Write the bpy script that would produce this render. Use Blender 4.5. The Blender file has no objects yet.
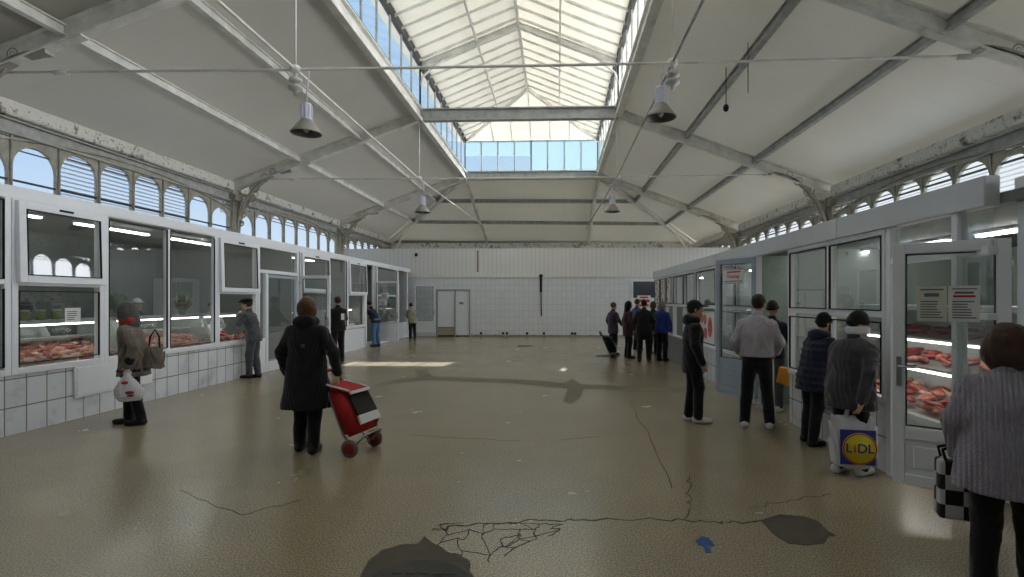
import bpy, bmesh, math, random
import numpy as np
from mathutils import Vector, Matrix, Euler
from math import sin, cos, pi, radians, sqrt, atan, atan2, tan

random.seed(7)
SC = bpy.context.scene
COL = SC.collection

# ------------------------------------------------------------------ camera (1024 x 577 frame)
FPX, CX, CY, CAMZ = 520.0, 537.0, 300.0, 1.70
PSI = atan(20.0 / 520.0)
def ray(x, y):
    u = (x - CX) / FPX; v = (CY - y) / FPX
    return (u * cos(PSI) - sin(PSI), cos(PSI) + u * sin(PSI), v)
def on_floor(x, y, z=0.0):
    d = ray(x, y); t = (z - CAMZ) / d[2]
    return Vector((d[0] * t, d[1] * t, z))
def on_x(x, y, X):
    d = ray(x, y); t = X / d[0]
    return Vector((X, d[1] * t, CAMZ + d[2] * t))
def on_y(x, y, Y):
    d = ray(x, y); t = Y / d[1]
    return Vector((d[0] * t, Y, CAMZ + d[2] * t))
cam = bpy.data.cameras.new('camera'); camo = bpy.data.objects.new('camera', cam); COL.objects.link(camo)
camo.location = (0, 0, CAMZ); camo.rotation_euler = (pi / 2, 0, PSI)
cam.sensor_width = 36; cam.sensor_fit = 'HORIZONTAL'; cam.lens = FPX / 1024 * 36
cam.shift_x = (512 - CX) / 1024; cam.shift_y = (CY - 288.5) / 1024
cam.clip_end = 400
SC.camera = camo

# ------------------------------------------------------------------ materials
def lin(c):
    c = c / 255.0
    return c / 12.92 if c <= 0.04045 else ((c + 0.055) / 1.055) ** 2.4
def rgb(r, g, b): return (lin(r), lin(g), lin(b), 1.0)
class NT:
    def __init__(s, name):
        s.m = bpy.data.materials.new(name); s.m.use_nodes = True
        s.t = s.m.node_tree; s.t.nodes.clear()
        s.out = s.n('ShaderNodeOutputMaterial')
    def n(s, typ, **kw):
        nd = s.t.nodes.new(typ)
        for k, v in kw.items():
            if hasattr(nd, k): setattr(nd, k, v)
            else: nd.inputs[k.replace('_', ' ')].default_value = v
        return nd
    def l(s, a, b): s.t.links.new(a, b)
    def coords(s): return s.n('ShaderNodeTexCoord').outputs['Object']
    def noise(s, scale, detail=4, rough=.55, vec=None):
        nd = s.n('ShaderNodeTexNoise'); nd.inputs['Scale'].default_value = scale
        nd.inputs['Detail'].default_value = detail; nd.inputs['Roughness'].default_value = rough
        s.l(vec if vec is not None else s.coords(), nd.inputs['Vector']); return nd.outputs['Fac']
    def ramp(s, fac, stops):
        nd = s.n('ShaderNodeValToRGB'); e = nd.color_ramp.elements
        while len(e) < len(stops): e.new(.5)
        for q, (p, c) in zip(e, stops): q.position = p; q.color = c
        s.l(fac, nd.inputs['Fac']); return nd.outputs['Color']
    def mixc(s, fac, a, b, mode='MIX'):
        nd = s.n('ShaderNodeMix', data_type='RGBA', blend_type=mode)
        for sock, v in ((nd.inputs[0], fac), (nd.inputs[6], a), (nd.inputs[7], b)):
            if hasattr(v, 'is_linked'): s.l(v, sock)
            else: sock.default_value = v
        return nd.outputs[2]
    def bsdf(s, col, rough=.5, metal=0, spec=.5, bump=None, bstr=.2, bdist=.01):
        b = s.n('ShaderNodeBsdfPrincipled')
        if hasattr(col, 'is_linked'): s.l(col, b.inputs['Base Color'])
        else: b.inputs['Base Color'].default_value = col
        if hasattr(rough, 'is_linked'): s.l(rough, b.inputs['Roughness'])
        else: b.inputs['Roughness'].default_value = rough
        b.inputs['Metallic'].default_value = metal
        b.inputs['Specular IOR Level'].default_value = spec
        if bump is not None:
            bn = s.n('ShaderNodeBump'); bn.inputs['Strength'].default_value = bstr; bn.inputs['Distance'].default_value = bdist
            s.l(bump, bn.inputs['Height']); s.l(bn.outputs['Normal'], b.inputs['Normal'])
        s.l(b.outputs[0], s.out.inputs['Surface']); s.b = b
        return s.m
def plain(name, c, rough=.6, metal=0, var=.12, scale=6, spec=.4, bstr=.05):
    t = NT(name); f = t.noise(scale)
    a = tuple(v * (1 - var) for v in c[:3]) + (1,); b = tuple(min(1, v * (1 + var)) for v in c[:3]) + (1,)
    return t.bsdf(t.ramp(f, [(.3, a), (.7, b)]), rough, metal, spec, f, bstr)
def cloth(name, c, scale=260, var=.25, rough=.92, quilt=None):
    t = NT(name); f = t.noise(7, 5); g = t.noise(scale, 2)
    a = tuple(v * (1 - var) for v in c[:3]) + (1,); b = tuple(min(1, v * (1 + var)) for v in c[:3]) + (1,)
    col = t.ramp(f, [(.3, a), (.7, b)])
    bump = g; bs, bd = .25, .004
    if quilt:
        w = t.n('ShaderNodeTexWave', wave_type='BANDS', bands_direction='X'); w.inputs['Scale'].default_value = quilt
        w.inputs['Distortion'].default_value = 2.2; w.inputs['Detail'].default_value = 2; w.inputs['Detail Scale'].default_value = 6
        t.l(t.coords(), w.inputs['Vector']); bump = w.outputs['Fac']; bs, bd = .8, .02
    m = t.bsdf(col, rough, 0, .15, bump, bs, bd)
    t.b.inputs['Sheen Weight'].default_value = .25
    return m
def emit(name, c, s):
    t = NT(name); e = t.n('ShaderNodeEmission'); e.inputs['Color'].default_value = c; e.inputs['Strength'].default_value = s
    t.l(e.outputs[0], t.out.inputs['Surface']); return t.m
def tilemat(name, axis, tw, th, c1, c2, grout, rough=.25, mortar=.006, dirt=None, zoff=0., uoff=0.):
    t = NT(name); sp = t.n('ShaderNodeSeparateXYZ'); t.l(t.coords(), sp.inputs[0])
    cb = t.n('ShaderNodeCombineXYZ')
    au = t.n('ShaderNodeMath', operation='ADD'); au.inputs[1].default_value = uoff; t.l(sp.outputs[axis], au.inputs[0])
    az = t.n('ShaderNodeMath', operation='ADD'); az.inputs[1].default_value = zoff; t.l(sp.outputs['Z'], az.inputs[0])
    t.l(au.outputs[0], cb.inputs[0]); t.l(az.outputs[0], cb.inputs[1])
    br = t.n('ShaderNodeTexBrick'); br.offset = 0; br.squash = 1
    br.inputs['Scale'].default_value = 1; br.inputs['Brick Width'].default_value = tw; br.inputs['Row Height'].default_value = th
    br.inputs['Mortar Size'].default_value = mortar; br.inputs['Mortar Smooth'].default_value = .2
    br.inputs['Color1'].default_value = c1; br.inputs['Color2'].default_value = c2; br.inputs['Mortar'].default_value = grout
    t.l(cb.outputs[0], br.inputs['Vector'])
    col = br.outputs['Color']
    if dirt:
        n = t.noise(2.3, 6, .65); col = t.mixc(t.ramp(n, [(.5, (0, 0, 0, 1)), (.8, (1, 1, 1, 1))]), col, dirt)
    bm = t.n('ShaderNodeMath', operation='SUBTRACT'); bm.inputs[0].default_value = 1; t.l(br.outputs['Fac'], bm.inputs[1])
    return t.bsdf(col, rough, 0, .5, bm.outputs[0], .5, .004)
M = {}
def glassmat(name, tint, refl=1.0, dirt=0.04):
    t = NT(name)
    fr = t.n('ShaderNodeFresnel'); fr.inputs['IOR'].default_value = 1.6
    ml = t.n('ShaderNodeMath', operation='MULTIPLY', use_clamp=True); ml.inputs[1].default_value = refl; t.l(fr.outputs[0], ml.inputs[0])
    ge = t.n('ShaderNodeNewGeometry'); bf = t.n('ShaderNodeMath', operation='SUBTRACT'); bf.inputs[0].default_value = 1; t.l(ge.outputs['Backfacing'], bf.inputs[1])
    m0 = t.n('ShaderNodeMath', operation='MULTIPLY'); t.l(ml.outputs[0], m0.inputs[0]); t.l(bf.outputs[0], m0.inputs[1]); ml = m0
    tr = t.n('ShaderNodeBsdfTransparent'); tr.inputs['Color'].default_value = tint
    gl = t.n('ShaderNodeBsdfGlossy'); gl.inputs['Roughness'].default_value = .02; gl.inputs['Color'].default_value = (.95, .97, 1, 1)
    df = t.n('ShaderNodeBsdfDiffuse'); df.inputs['Color'].default_value = (.8, .82, .8, 1)
    m1 = t.n('ShaderNodeMixShader'); m1.inputs[0].default_value = dirt
    t.l(tr.outputs[0], m1.inputs[1]); t.l(df.outputs[0], m1.inputs[2])
    m2 = t.n('ShaderNodeMixShader'); t.l(ml.outputs[0], m2.inputs[0]); t.l(m1.outputs[0], m2.inputs[1]); t.l(gl.outputs[0], m2.inputs[2])
    t.l(m2.outputs[0], t.out.inputs['Surface']); return t.m

# ------------------------------------------------------------------ mesh builder
class MB:
    def __init__(s): s.v = []; s.f = []; s.mi = []; s.sm = []; s.cur = 0
    def add(s, vs, fs, smooth=False, T=None):
        o = len(s.v)
        for p in vs:
            p = Vector(p)
            if T is not None: p = T @ p
            s.v.append(tuple(p))
        for f in fs: s.f.append(tuple(o + i for i in f)); s.mi.append(s.cur); s.sm.append(smooth)
        return s
    def box(s, a, b, T=None):
        x0, y0, z0 = [min(p, q) for p, q in zip(a, b)]; x1, y1, z1 = [max(p, q) for p, q in zip(a, b)]
        return s.add([(x0, y0, z0), (x1, y0, z0), (x1, y1, z0), (x0, y1, z0), (x0, y0, z1), (x1, y0, z1), (x1, y1, z1), (x0, y1, z1)],
                     [(0, 3, 2, 1), (4, 5, 6, 7), (0, 1, 5, 4), (1, 2, 6, 5), (2, 3, 7, 6), (3, 0, 4, 7)], False, T)
    def rbox(s, a, b, r=.01, T=None):     # box with chamfered edges
        bm = bmesh.new(); bmesh.ops.create_cube(bm, size=1)
        lo = [min(p, q) for p, q in zip(a, b)]; hi = [max(p, q) for p, q in zip(a, b)]
        for v in bm.verts: v.co = Vector([lo[i] + (v.co[i] + .5) * (hi[i] - lo[i]) for i in range(3)])
        bmesh.ops.bevel(bm, geom=bm.edges[:], offset=r, segments=2, affect='EDGES', profile=.5)
        s.bm(bm, T); return s
    def bm(s, bm, T=None, smooth=False):
        bm.verts.index_update()
        s.add([v.co.copy() for v in bm.verts], [[v.index for v in f.verts] for f in bm.faces], smooth, T); bm.free(); return s
    def bar(s, p, q, w, h, up=(0, 0, 1)):   # rectangular bar: w sideways, h along up
        p, q = Vector(p), Vector(q); d = (q - p).normalized(); up = Vector(up)
        if abs(d.dot(up)) > .98: up = Vector((0, 1, 0))
        sx = d.cross(up).normalized(); u = sx.cross(d).normalized()
        c = []
        for e in (p, q):
            for a, b in ((-1, -1), (1, -1), (1, 1), (-1, 1)): c.append(e + sx * (a * w / 2) + u * (b * h / 2))
        return s.add(c, [(0, 1, 2, 3), (7, 6, 5, 4), (0, 4, 5, 1), (1, 5, 6, 2), (2, 6, 7, 3), (3, 7, 4, 0)])
    def ibeam(s, p, q, w, h, t=.03, up=(0, 0, 1)):
        p, q = Vector(p), Vector(q); d = (q - p).normalized(); u0 = Vector(up)
        sx = d.cross(u0).normalized(); u = sx.cross(d).normalized()
        s.bar(p, q, t, h, up); s.bar(p + u * (h / 2), q + u * (h / 2), w, t, up); s.bar(p - u * (h / 2), q - u * (h / 2), w, t, up); return s
    def tube(s, pts, r, n=8, caps=True):
        pts = [Vector(p) for p in pts]; rs = r if isinstance(r, (list, tuple)) else [r] * len(pts); vs = []; fs = []
        ref = None
        for i, p in enumerate(pts):
            d = (pts[min(i + 1, len(pts) - 1)] - pts[max(i - 1, 0)]).normalized()
            if ref is None: ref = Vector((0, 0, 1)) if abs(d.z) < .9 else Vector((1, 0, 0))
            a = d.cross(ref).normalized(); b = a.cross(d).normalized(); ref = b
            for k in range(n): vs.append(p + a * (rs[i] * cos(2 * pi * k / n)) + b * (rs[i] * sin(2 * pi * k / n)))
        for i in range(len(pts) - 1):
            for k in range(n): fs.append((i * n + k, i * n + (k + 1) % n, (i + 1) * n + (k + 1) % n, (i + 1) * n + k))
        if caps: fs.append(tuple(range(n))[::-1]); fs.append(tuple((len(pts) - 1) * n + k for k in range(n)))
        return s.add(vs, fs, True)
    def lathe(s, prof, n=24, T=None):      # profile (r, z)
        vs = []; fs = []
        for r, z in prof:
            for k in range(n): vs.append((r * cos(2 * pi * k / n), r * sin(2 * pi * k / n), z))
        for i in range(len(prof) - 1):
            for k in range(n): fs.append((i * n + k, i * n + (k + 1) % n, (i + 1) * n + (k + 1) % n, (i + 1) * n + k))
        return s.add(vs, fs, True, T)
    def torus(s, c, R, r, ax='X', n=20, m=6, a0=0, a1=2 * pi):
        c = Vector(c); pts = []
        for i in range(n + 1):
            a = a0 + (a1 - a0) * i / n
            o = {'X': (0, cos(a), sin(a)), 'Y': (cos(a), 0, sin(a)), 'Z': (cos(a), sin(a), 0)}[ax]
            pts.append(c + Vector(o) * R)
        return s.tube(pts, r, m, False)
    def ell(s, c, r, T=None, n=16, m=10):
        vs = []; fs = []
        for j in range(m + 1):
            t = pi * j / m
            for k in range(n): vs.append((c[0] + r[0] * sin(t) * cos(2 * pi * k / n), c[1] + r[1] * sin(t) * sin(2 * pi * k / n), c[2] + r[2] * cos(t)))
        for j in range(m):
            for k in range(n): fs.append((j * n + k, (j + 1) * n + k, (j + 1) * n + (k + 1) % n, j * n + (k + 1) % n))
        return s.add(vs, fs, True, T)
    def prism(s, poly, d):                  # extrude a planar polygon by vector d
        n = len(poly); P = [Vector(p) for p in poly]; d = Vector(d)
        return s.add(P + [p + d for p in P], [tuple(range(n))[::-1], tuple(range(n, 2 * n))] + [(i, (i + 1) % n, n + (i + 1) % n, n + i) for i in range(n)])
    def build(s, name, mat, parent=None, bevel=0):
        me = bpy.data.meshes.new(name); me.from_pydata(s.v, [], s.f)
        for m in (mat if isinstance(mat, (list, tuple)) else [mat]): me.materials.append(m)
        me.polygons.foreach_set('material_index', s.mi); me.polygons.foreach_set('use_smooth', s.sm)
        bm = bmesh.new(); bm.from_mesh(me); bmesh.ops.recalc_face_normals(bm, faces=bm.faces[:]); bm.to_mesh(me); bm.free()
        me.update()
        o = bpy.data.objects.new(name, me); COL.objects.link(o)
        if parent is not None: o.parent = parent
        if bevel:
            b = o.modifiers.new('bevel', 'BEVEL'); b.width = bevel; b.segments = 2; b.limit_method = 'ANGLE'
        return o
def tag(o, label=None, cat=None, group=None, kind=None):
    if label: o['label'] = label
    if cat: o['category'] = cat
    if group: o['group'] = group
    if kind: o['kind'] = kind
    return o
def empty(name, loc=(0, 0, 0), rz=0., label=None, cat=None, group=None, kind=None):
    o = bpy.data.objects.new(name, None); COL.objects.link(o); o.location = loc; o.rotation_euler = (0, 0, rz); o.empty_display_size = .1
    return tag(o, label, cat, group, kind)
def struct(mb, name, mat, label, cat, group=None, bevel=0):
    return tag(mb.build(name, mat, None, bevel), label, cat, group, 'structure')
def kids(o): return [c for c in bpy.data.objects if c.parent == o]
def copy_tree(o, parent=None):
    c = o.copy(); COL.objects.link(c); c.parent = parent
    for ch in list(o.children): copy_tree(ch, c)
    return c
# ------------------------------------------------------------------ palette
WHITE = plain('white_pvc', rgb(232, 235, 240), .35, 0, .03, 3)
GREYPVC = plain('grey_pvc', rgb(160, 172, 186), .35, 0, .04, 3)
PANEL = plain('ceiling_panel_white', rgb(206, 203, 194), .5, 0, .05, .6, .3, .02)
STEEL = plain('painted_steel_white', rgb(234, 232, 224), .55, 0, .16, 3, .3, .1)
STEELD = plain('weathered_grey_steel', rgb(178, 177, 172), .6, 0, .22, 5, .3, .15)
DARKST = plain('dark_steel', rgb(66, 66, 64), .6, 0, .2, 6)
IRON = plain('cast_iron_beige', rgb(170, 165, 152), .65, 0, .2, 5, .3, .15)
RUBBER = plain('black_rubber', rgb(28, 28, 28), .8, 0, .1, 20)
CHROME = plain('brushed_metal', rgb(170, 172, 174), .3, .9, .06, 20)
def peelmat():
    t = NT('peeling_white_paint'); n = t.noise(3.2, 8, .7); n2 = t.noise(16, 5, .7)
    c = t.ramp(n, [(.34, rgb(92, 86, 76)), (.40, rgb(168, 162, 148)), (.46, rgb(228, 225, 216)), (.75, rgb(214, 210, 198))])
    c = t.mixc(t.ramp(n2, [(.58, (0, 0, 0, 1)), (.66, (1, 1, 1, 1))]), c, rgb(98, 92, 82))
    return t.bsdf(c, .75, 0, .2, n, .6, .03)
PEEL = peelmat()
def lanternmat():
    t = NT('translucent_roof_sheet'); d = t.n('ShaderNodeBsdfDiffuse'); d.inputs['Color'].default_value = rgb(238, 235, 226)
    r = t.n('ShaderNodeBsdfTranslucent'); r.inputs['Color'].default_value = rgb(238, 235, 228)
    m = t.n('ShaderNodeMixShader'); m.inputs[0].default_value = .38
    t.l(d.outputs[0], m.inputs[1]); t.l(r.outputs[0], m.inputs[2]); t.l(m.outputs[0], t.out.inputs['Surface']); return t.m
LSHEET = lanternmat()
def sunmask():
    t = NT('sun_mask_glass'); d = t.n('ShaderNodeBsdfTransparent'); d.inputs['Color'].default_value = (.82, .9, .95, 1)
    r = t.n('ShaderNodeBsdfTranslucent'); r.inputs['Color'].default_value = (.26, .33, .37, 1)
    m = t.n('ShaderNodeMixShader'); m.inputs[0].default_value = .85
    t.l(d.outputs[0], m.inputs[1]); t.l(r.outputs[0], m.inputs[2]); t.l(m.outputs[0], t.out.inputs['Surface']); return t.m
SUNMASK = sunmask()  # frosting made up to hold the sun back outside the floor strip
GLASS = glassmat('window_glass', (.88, .91, .90, 1), 1.9, .02)
SKYGL = glassmat('roof_light_glass', (.96, .98, 1, 1), .6, .015)
def floormat():
    t = NT('worn_terrazzo'); v = t.n('ShaderNodeTexVoronoi'); v.inputs['Scale'].default_value = 55; t.l(t.coords(), v.inputs['Vector'])
    big = t.noise(.55, 6, .6); mid = t.noise(1.7, 8, .62); fine = t.noise(85, 3)
    base = t.ramp(big, [(.28, rgb(138, 126, 100)), (.5, rgb(152, 140, 112)), (.74, rgb(163, 151, 123))])
    base = t.mixc(t.ramp(mid, [(.38, (0, 0, 0, 1)), (.78, (.5, .5, .5, 1))]), base, rgb(118, 106, 84))
    sp = t.ramp(fine, [(.36, rgb(84, 76, 62)), (.5, rgb(146, 134, 112)), (.64, rgb(198, 188, 166))])
    base = t.mixc(.5, base, sp)
    ro = t.ramp(mid, [(.3, (.21, .21, .21, 1)), (.7, (.28, .28, .28, 1))])
    return t.bsdf(base, ro, 0, .85)
FLOORM = floormat()
# ------------------------------------------------------------------ world, sun
W = bpy.data.worlds.new('world'); SC.world = W; W.use_nodes = True
wt = W.node_tree; wt.nodes.clear()
wo = wt.nodes.new('ShaderNodeOutputWorld'); wb = wt.nodes.new('ShaderNodeBackground')
tc = wt.nodes.new('ShaderNodeTexCoord'); dp = wt.nodes.new('ShaderNodeVectorMath'); dp.operation = 'DOT_PRODUCT'
wt.links.new(tc.outputs['Generated'], dp.inputs[0]); dp.inputs[1].default_value = (.80, .45, .05)
r1 = wt.nodes.new('ShaderNodeValToRGB'); e = r1.color_ramp.elements
wt.links.new(dp.outputs['Value'], r1.inputs['Fac'])
e[0].position = 0.0; e[0].color = (.38, .62, .98, 1); e[1].position = .75; e[1].color = (.95, .98, 1.0, 1)
q = e.new(.35); q.color = (.50, .74, .95, 1)
sz = wt.nodes.new('ShaderNodeSeparateXYZ'); wt.links.new(tc.outputs['Generated'], sz.inputs[0])
r2 = wt.nodes.new('ShaderNodeValToRGB'); r2.color_ramp.elements[0].position = .0; r2.color_ramp.elements[0].color = (1, 1, 1, 1)
r2.color_ramp.elements[1].position = .30; r2.color_ramp.elements[1].color = (0, 0, 0, 1)
wt.links.new(sz.outputs['Z'], r2.inputs['Fac'])
mx = wt.nodes.new('ShaderNodeMix'); mx.data_type = 'RGBA'; mx.inputs[7].default_value = (.78, .88, .96, 1)
wt.links.new(r2.outputs['Color'], mx.inputs[0]); wt.links.new(r1.outputs['Color'], mx.inputs[6])
wt.links.new(mx.outputs[2], wb.inputs['Color']); wb.inputs['Strength'].default_value = .95
wt.links.new(wb.outputs[0], wo.inputs['Surface'])
sun = bpy.data.lights.new('sun', 'SUN'); sun.energy = 13.0; sun.angle = radians(.6); sun.color = (1, .96, .9)
so = bpy.data.objects.new('sun', sun); COL.objects.link(so)
SUNDIR = Vector((-1.55, -9.7, -7.6)); so.rotation_euler = SUNDIR.to_track_quat('-Z', 'Y').to_euler(); so.location = (3, 40, 30)

glow = bpy.data.lights.new('side_fill_sun', 'SUN'); glow.energy = 11.0; glow.angle = radians(100); glow.color = (.96, .98, 1)  # wide soft sun added from the right to brighten the right roof slope
go = bpy.data.objects.new('side_fill_sun', glow); COL.objects.link(go); go.rotation_euler = Vector((-.85, -.2, -.40)).to_track_quat('-Z', 'Y').to_euler(); go.location = (30, 10, 30)
# ------------------------------------------------------------------ hall dimensions
XL, XR = -10.2, 8.3
YN, Y0, Y1, Y2, Y3 = -1.0, 8.2, 16.0, 23.9, 31.7
EL, ER = 5.42, 5.12               # eaves
LXL, LXR, LZ = -4.25, 1.87, 7.55  # roof light curb
RZ, LEZ, RX = 10.3, 9.05, (-4.25 + 1.87) / 2
G = dict
# floor
mb = MB(); mb.box((-13, -2, -.2), (11, 33, 0)); floor = struct(mb, 'floor', FLOORM, 'worn brown terrazzo floor of the market hall', 'floor')
# walls of the hall behind the stalls (solid base below the arcades)
WALLM = plain('hall_wall_plaster', rgb(150, 150, 142), .8, 0, .1, 2)
mb = MB(); mb.box((XL - .15, -2, 0), (XL + .05, Y3 + .2, 2.5)); struct(mb, 'wall_left', WALLM, 'plastered lower hall wall behind the left row of stalls', 'wall')
mb = MB(); mb.box((XR - .05, -2, 0), (XR + .15, Y3 + .2, 2.5)); struct(mb, 'wall_right', WALLM, 'plastered lower hall wall behind the right row of stalls', 'wall')
mb = MB(); mb.box((XL, Y3, 0), (XR, Y3 + .2, 5.5)); struct(mb, 'wall_end', WALLM, 'plain end wall of the hall behind the tiled partition', 'wall')
mb = MB(); mb.box((XL - .2, -2, 0), (XR + .2, -1.8, 9)); struct(mb, 'wall_rear', WALLM, 'plain wall closing the hall behind the viewer', 'wall')
# ceiling slopes (insulated white panels), each a slab
def slab(name, a, b, c_, d, th, mat, label):
    mb = MB(); P = [Vector(p) for p in (a, b, c_, d)]
    up = Vector((0, 0, th)); mb.add(P + [p + up for p in P], [(0, 1, 2, 3), (7, 6, 5, 4), (0, 4, 5, 1), (1, 5, 6, 2), (2, 6, 7, 3), (3, 7, 4, 0)])
    return struct(mb, name, mat, label, 'ceiling')
def panelmat(name, axis, c):
    t = NT(name); sp = t.n('ShaderNodeSeparateXYZ'); t.l(t.coords(), sp.inputs[0])
    m = t.n('ShaderNodeMath', operation='MODULO'); m.inputs[1].default_value = 1.12
    a = t.n('ShaderNodeMath', operation='ADD'); a.inputs[1].default_value = 40; t.l(sp.outputs[axis], a.inputs[0]); t.l(a.outputs[0], m.inputs[0])
    seam = t.ramp(m.outputs[0], [(0, (1, 1, 1, 1)), (.016, (0, 0, 0, 1))])
    n = t.noise(.5, 5); col = t.ramp(n, [(.3, tuple(v * .93 for v in c[:3]) + (1,)), (.7, c)])
    col = t.mixc(seam, col, tuple(v * .82 for v in c[:3]) + (1,))
    t.bsdf(col, .42, 0, .4, n, .03)
    r = t.n('ShaderNodeBsdfTranslucent'); t.l(col, r.inputs['Color'])
    mm = t.n('ShaderNodeMixShader'); mm.inputs[0].default_value = .14  # translucency added so the panels glow and fill the hall with light
    t.l(t.b.outputs[0], mm.inputs[1]); t.l(r.outputs[0], mm.inputs[2]); t.l(mm.outputs[0], t.out.inputs['Surface']); return t.m
PANY = panelmat('roof_panel_cross_seams', 'Y', rgb(228, 226, 219)); PANX = panelmat('roof_panel_hip_seams', 'X', rgb(230, 228, 219))
YQ = 5.0
OPQ = plain('shading_roof_panel', rgb(190, 186, 176), .5, 0, .05, 1)  # darker solid panels put in to shade the foreground and near left corner
slab('ceiling_left_slope', (XL - .3, Y0, EL - .06), (LXL, Y0, LZ), (LXL, Y2, LZ), (XL - .3, Y3, EL - .06), .12, PANY, 'left slope of white insulated roof panels')
slab('ceiling_right_slope', (XR + .3, YQ, ER - .06), (LXR, YQ, LZ), (LXR, Y2, LZ), (XR + .3, Y3, ER - .06), .12, PANY, 'right slope of white insulated roof panels')
slab('ceiling_end_slope', (XL - .3, Y3 + .1, EL - .06), (LXL, Y2, LZ), (LXR, Y2, LZ), (XR + .3, Y3 + .1, ER - .06), .12, PANX, 'far hipped slope of white roof panels above the tiled partition')
slab('ceiling_rear_left', (XL - .3, -2, EL - .06), (LXL, -2, LZ), (LXL, Y0, LZ), (XL - .3, Y0, EL - .06), .12, OPQ, 'left roof slope over the viewer, made solid to darken the near hall')
slab('ceiling_rear_right', (XR + .3, -2, ER - .06), (LXR, -2, LZ), (LXR, YQ, LZ), (XR + .3, YQ, ER - .06), .12, OPQ, 'right roof slope over the viewer, made solid to darken the near hall')
# roof-light (lantern) roof: sheets made translucent to glow and light the hall
hipY = Y2 - 3.0
for nm, pts, lb in (('ceiling_lantern_left', [(LXL - .32, -2, LEZ), (RX, -2, RZ), (RX, hipY, RZ), (LXL - .32, Y2 + .1, LEZ)], 'left pitch of the bright cream raised roof light'),
                    ('ceiling_lantern_right', [(LXR + .32, -2, LEZ), (RX, -2, RZ), (RX, hipY, RZ), (LXR + .32, Y2 + .1, LEZ)], 'right pitch of the bright cream raised roof light')):
    slab(nm, *pts, .04, LSHEET, lb)
mb = MB(); P = [Vector(p) for p in ((LXL - .32, Y2 + .1, LEZ), (RX, hipY, RZ), (LXR + .32, Y2 + .1, LEZ))]; u = Vector((0, 0, .04))
mb.add(P + [p + u for p in P], [(0, 1, 2), (5, 4, 3), (0, 3, 4, 1), (1, 4, 5, 2), (2, 5, 3, 0)])
struct(mb, 'ceiling_lantern_hip', LSHEET, 'small far hip of the cream raised roof light', 'ceiling')

# ------------------------------------------------------------------ roof steelwork
def sl(side, f, y):      # point on slope: f 0 eave .. 1 curb
    if side == 'L': return Vector((XL + (LXL - XL) * f, y, EL + (LZ - EL) * f))
    return Vector((XR + (LXR - XR) * f, y, ER + (LZ - ER) * f))
dn = Vector((0, 0, -1))
for side in 'LR':
    word = 'left' if side == 'L' else 'right'
    for y in (Y0, Y1):
        mb = MB(); mb.ibeam(sl(side, 0, y) + dn * .14, sl(side, 1, y) + dn * .14, .2, .28, .03)
        mb.bar(sl(side, .0, y) + dn * .2, sl(side, .42, y) + dn * .3, .16, .06)
        struct(mb, 'rafter', STEEL, '%s white steel rafter under the %s roof slope' % ('near' if y == Y0 else 'middle', word), 'beam')
    mb = MB(); mb.ibeam(sl(side, 0, Y2) + dn * .14, sl(side, 1, Y2) + dn * .14, .2, .28, .03)
    struct(mb, 'rafter', STEEL, 'farthest steel rafter under the %s roof slope, at the end of the roof light' % word, 'beam')
    for f in (.36, .68):
        mb = MB(); ye = Y2 + (Y3 - Y2) * (1 - f)
        mb.ibeam(sl(side, f, -2) + dn * .08, sl(side, f, ye) + dn * .08, .12, .16, .025)
        struct(mb, 'purlin', STEELD if side == 'R' else STEEL, '%s steel purlin running along the %s roof slope' % ('lower' if f < .5 else 'upper', word), 'beam')
    # hip rafter and jack rafter on the far slope
    a = sl(side, 1, Y2) + dn * .14; X, E_ = (XL, EL) if side == 'L' else (XR, ER)
    mb = MB(); mb.ibeam(a, Vector((X, Y3, E_ - .1)), .18, .26, .03); struct(mb, 'hip_rafter', STEEL, 'sloping hip rafter to the far %s corner of the roof' % word, 'beam')
    b = Vector((a.x, Y3, EL - .2 if side == 'L' else ER - .1))
    mb = MB(); mb.ibeam(a, b, .16, .2, .03); struct(mb, 'jack_rafter', STEEL, '%s short rafter down the far hipped slope' % word, 'beam')
    # curved hip foot brace
    c0 = Vector((X, Y3, E_ - .1)); pts = []
    for i in range(9):
        t = i / 8; p = c0.lerp(a, .32 * t); pts.append(p + Vector((0, 0, -1.25 * (1 - t) ** 2 - .1)))
    mb = MB(); mb.tube(pts, .07, 6); struct(mb, 'corner_brace', STEEL, 'curved brace under the far %s hip rafter' % word, 'brace')
for f in (.36, .68):
    z = EL + (LZ - EL) * f; y = Y3 + (Y2 - Y3) * f; xl = XL + (LXL - XL) * f; xr = XR + (LXR - XR) * f
    mb = MB(); mb.ibeam((xl, y, z - .1), (xr, y, ER + (LZ - ER) * f - .1), .12, .16, .025)
    struct(mb, 'purlin', STEELD, '%s cross purlin of the far hipped slope' % ('lower' if f < .5 else 'upper'), 'beam')
mb = MB(); mb.rbox((XL, Y3 - .3, EL - .62), (XR, Y3 - .05, EL - .25), .03); struct(mb, 'end_wall_beam', PEEL, 'white paint-flaked wall beam along the far end', 'beam')
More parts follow.
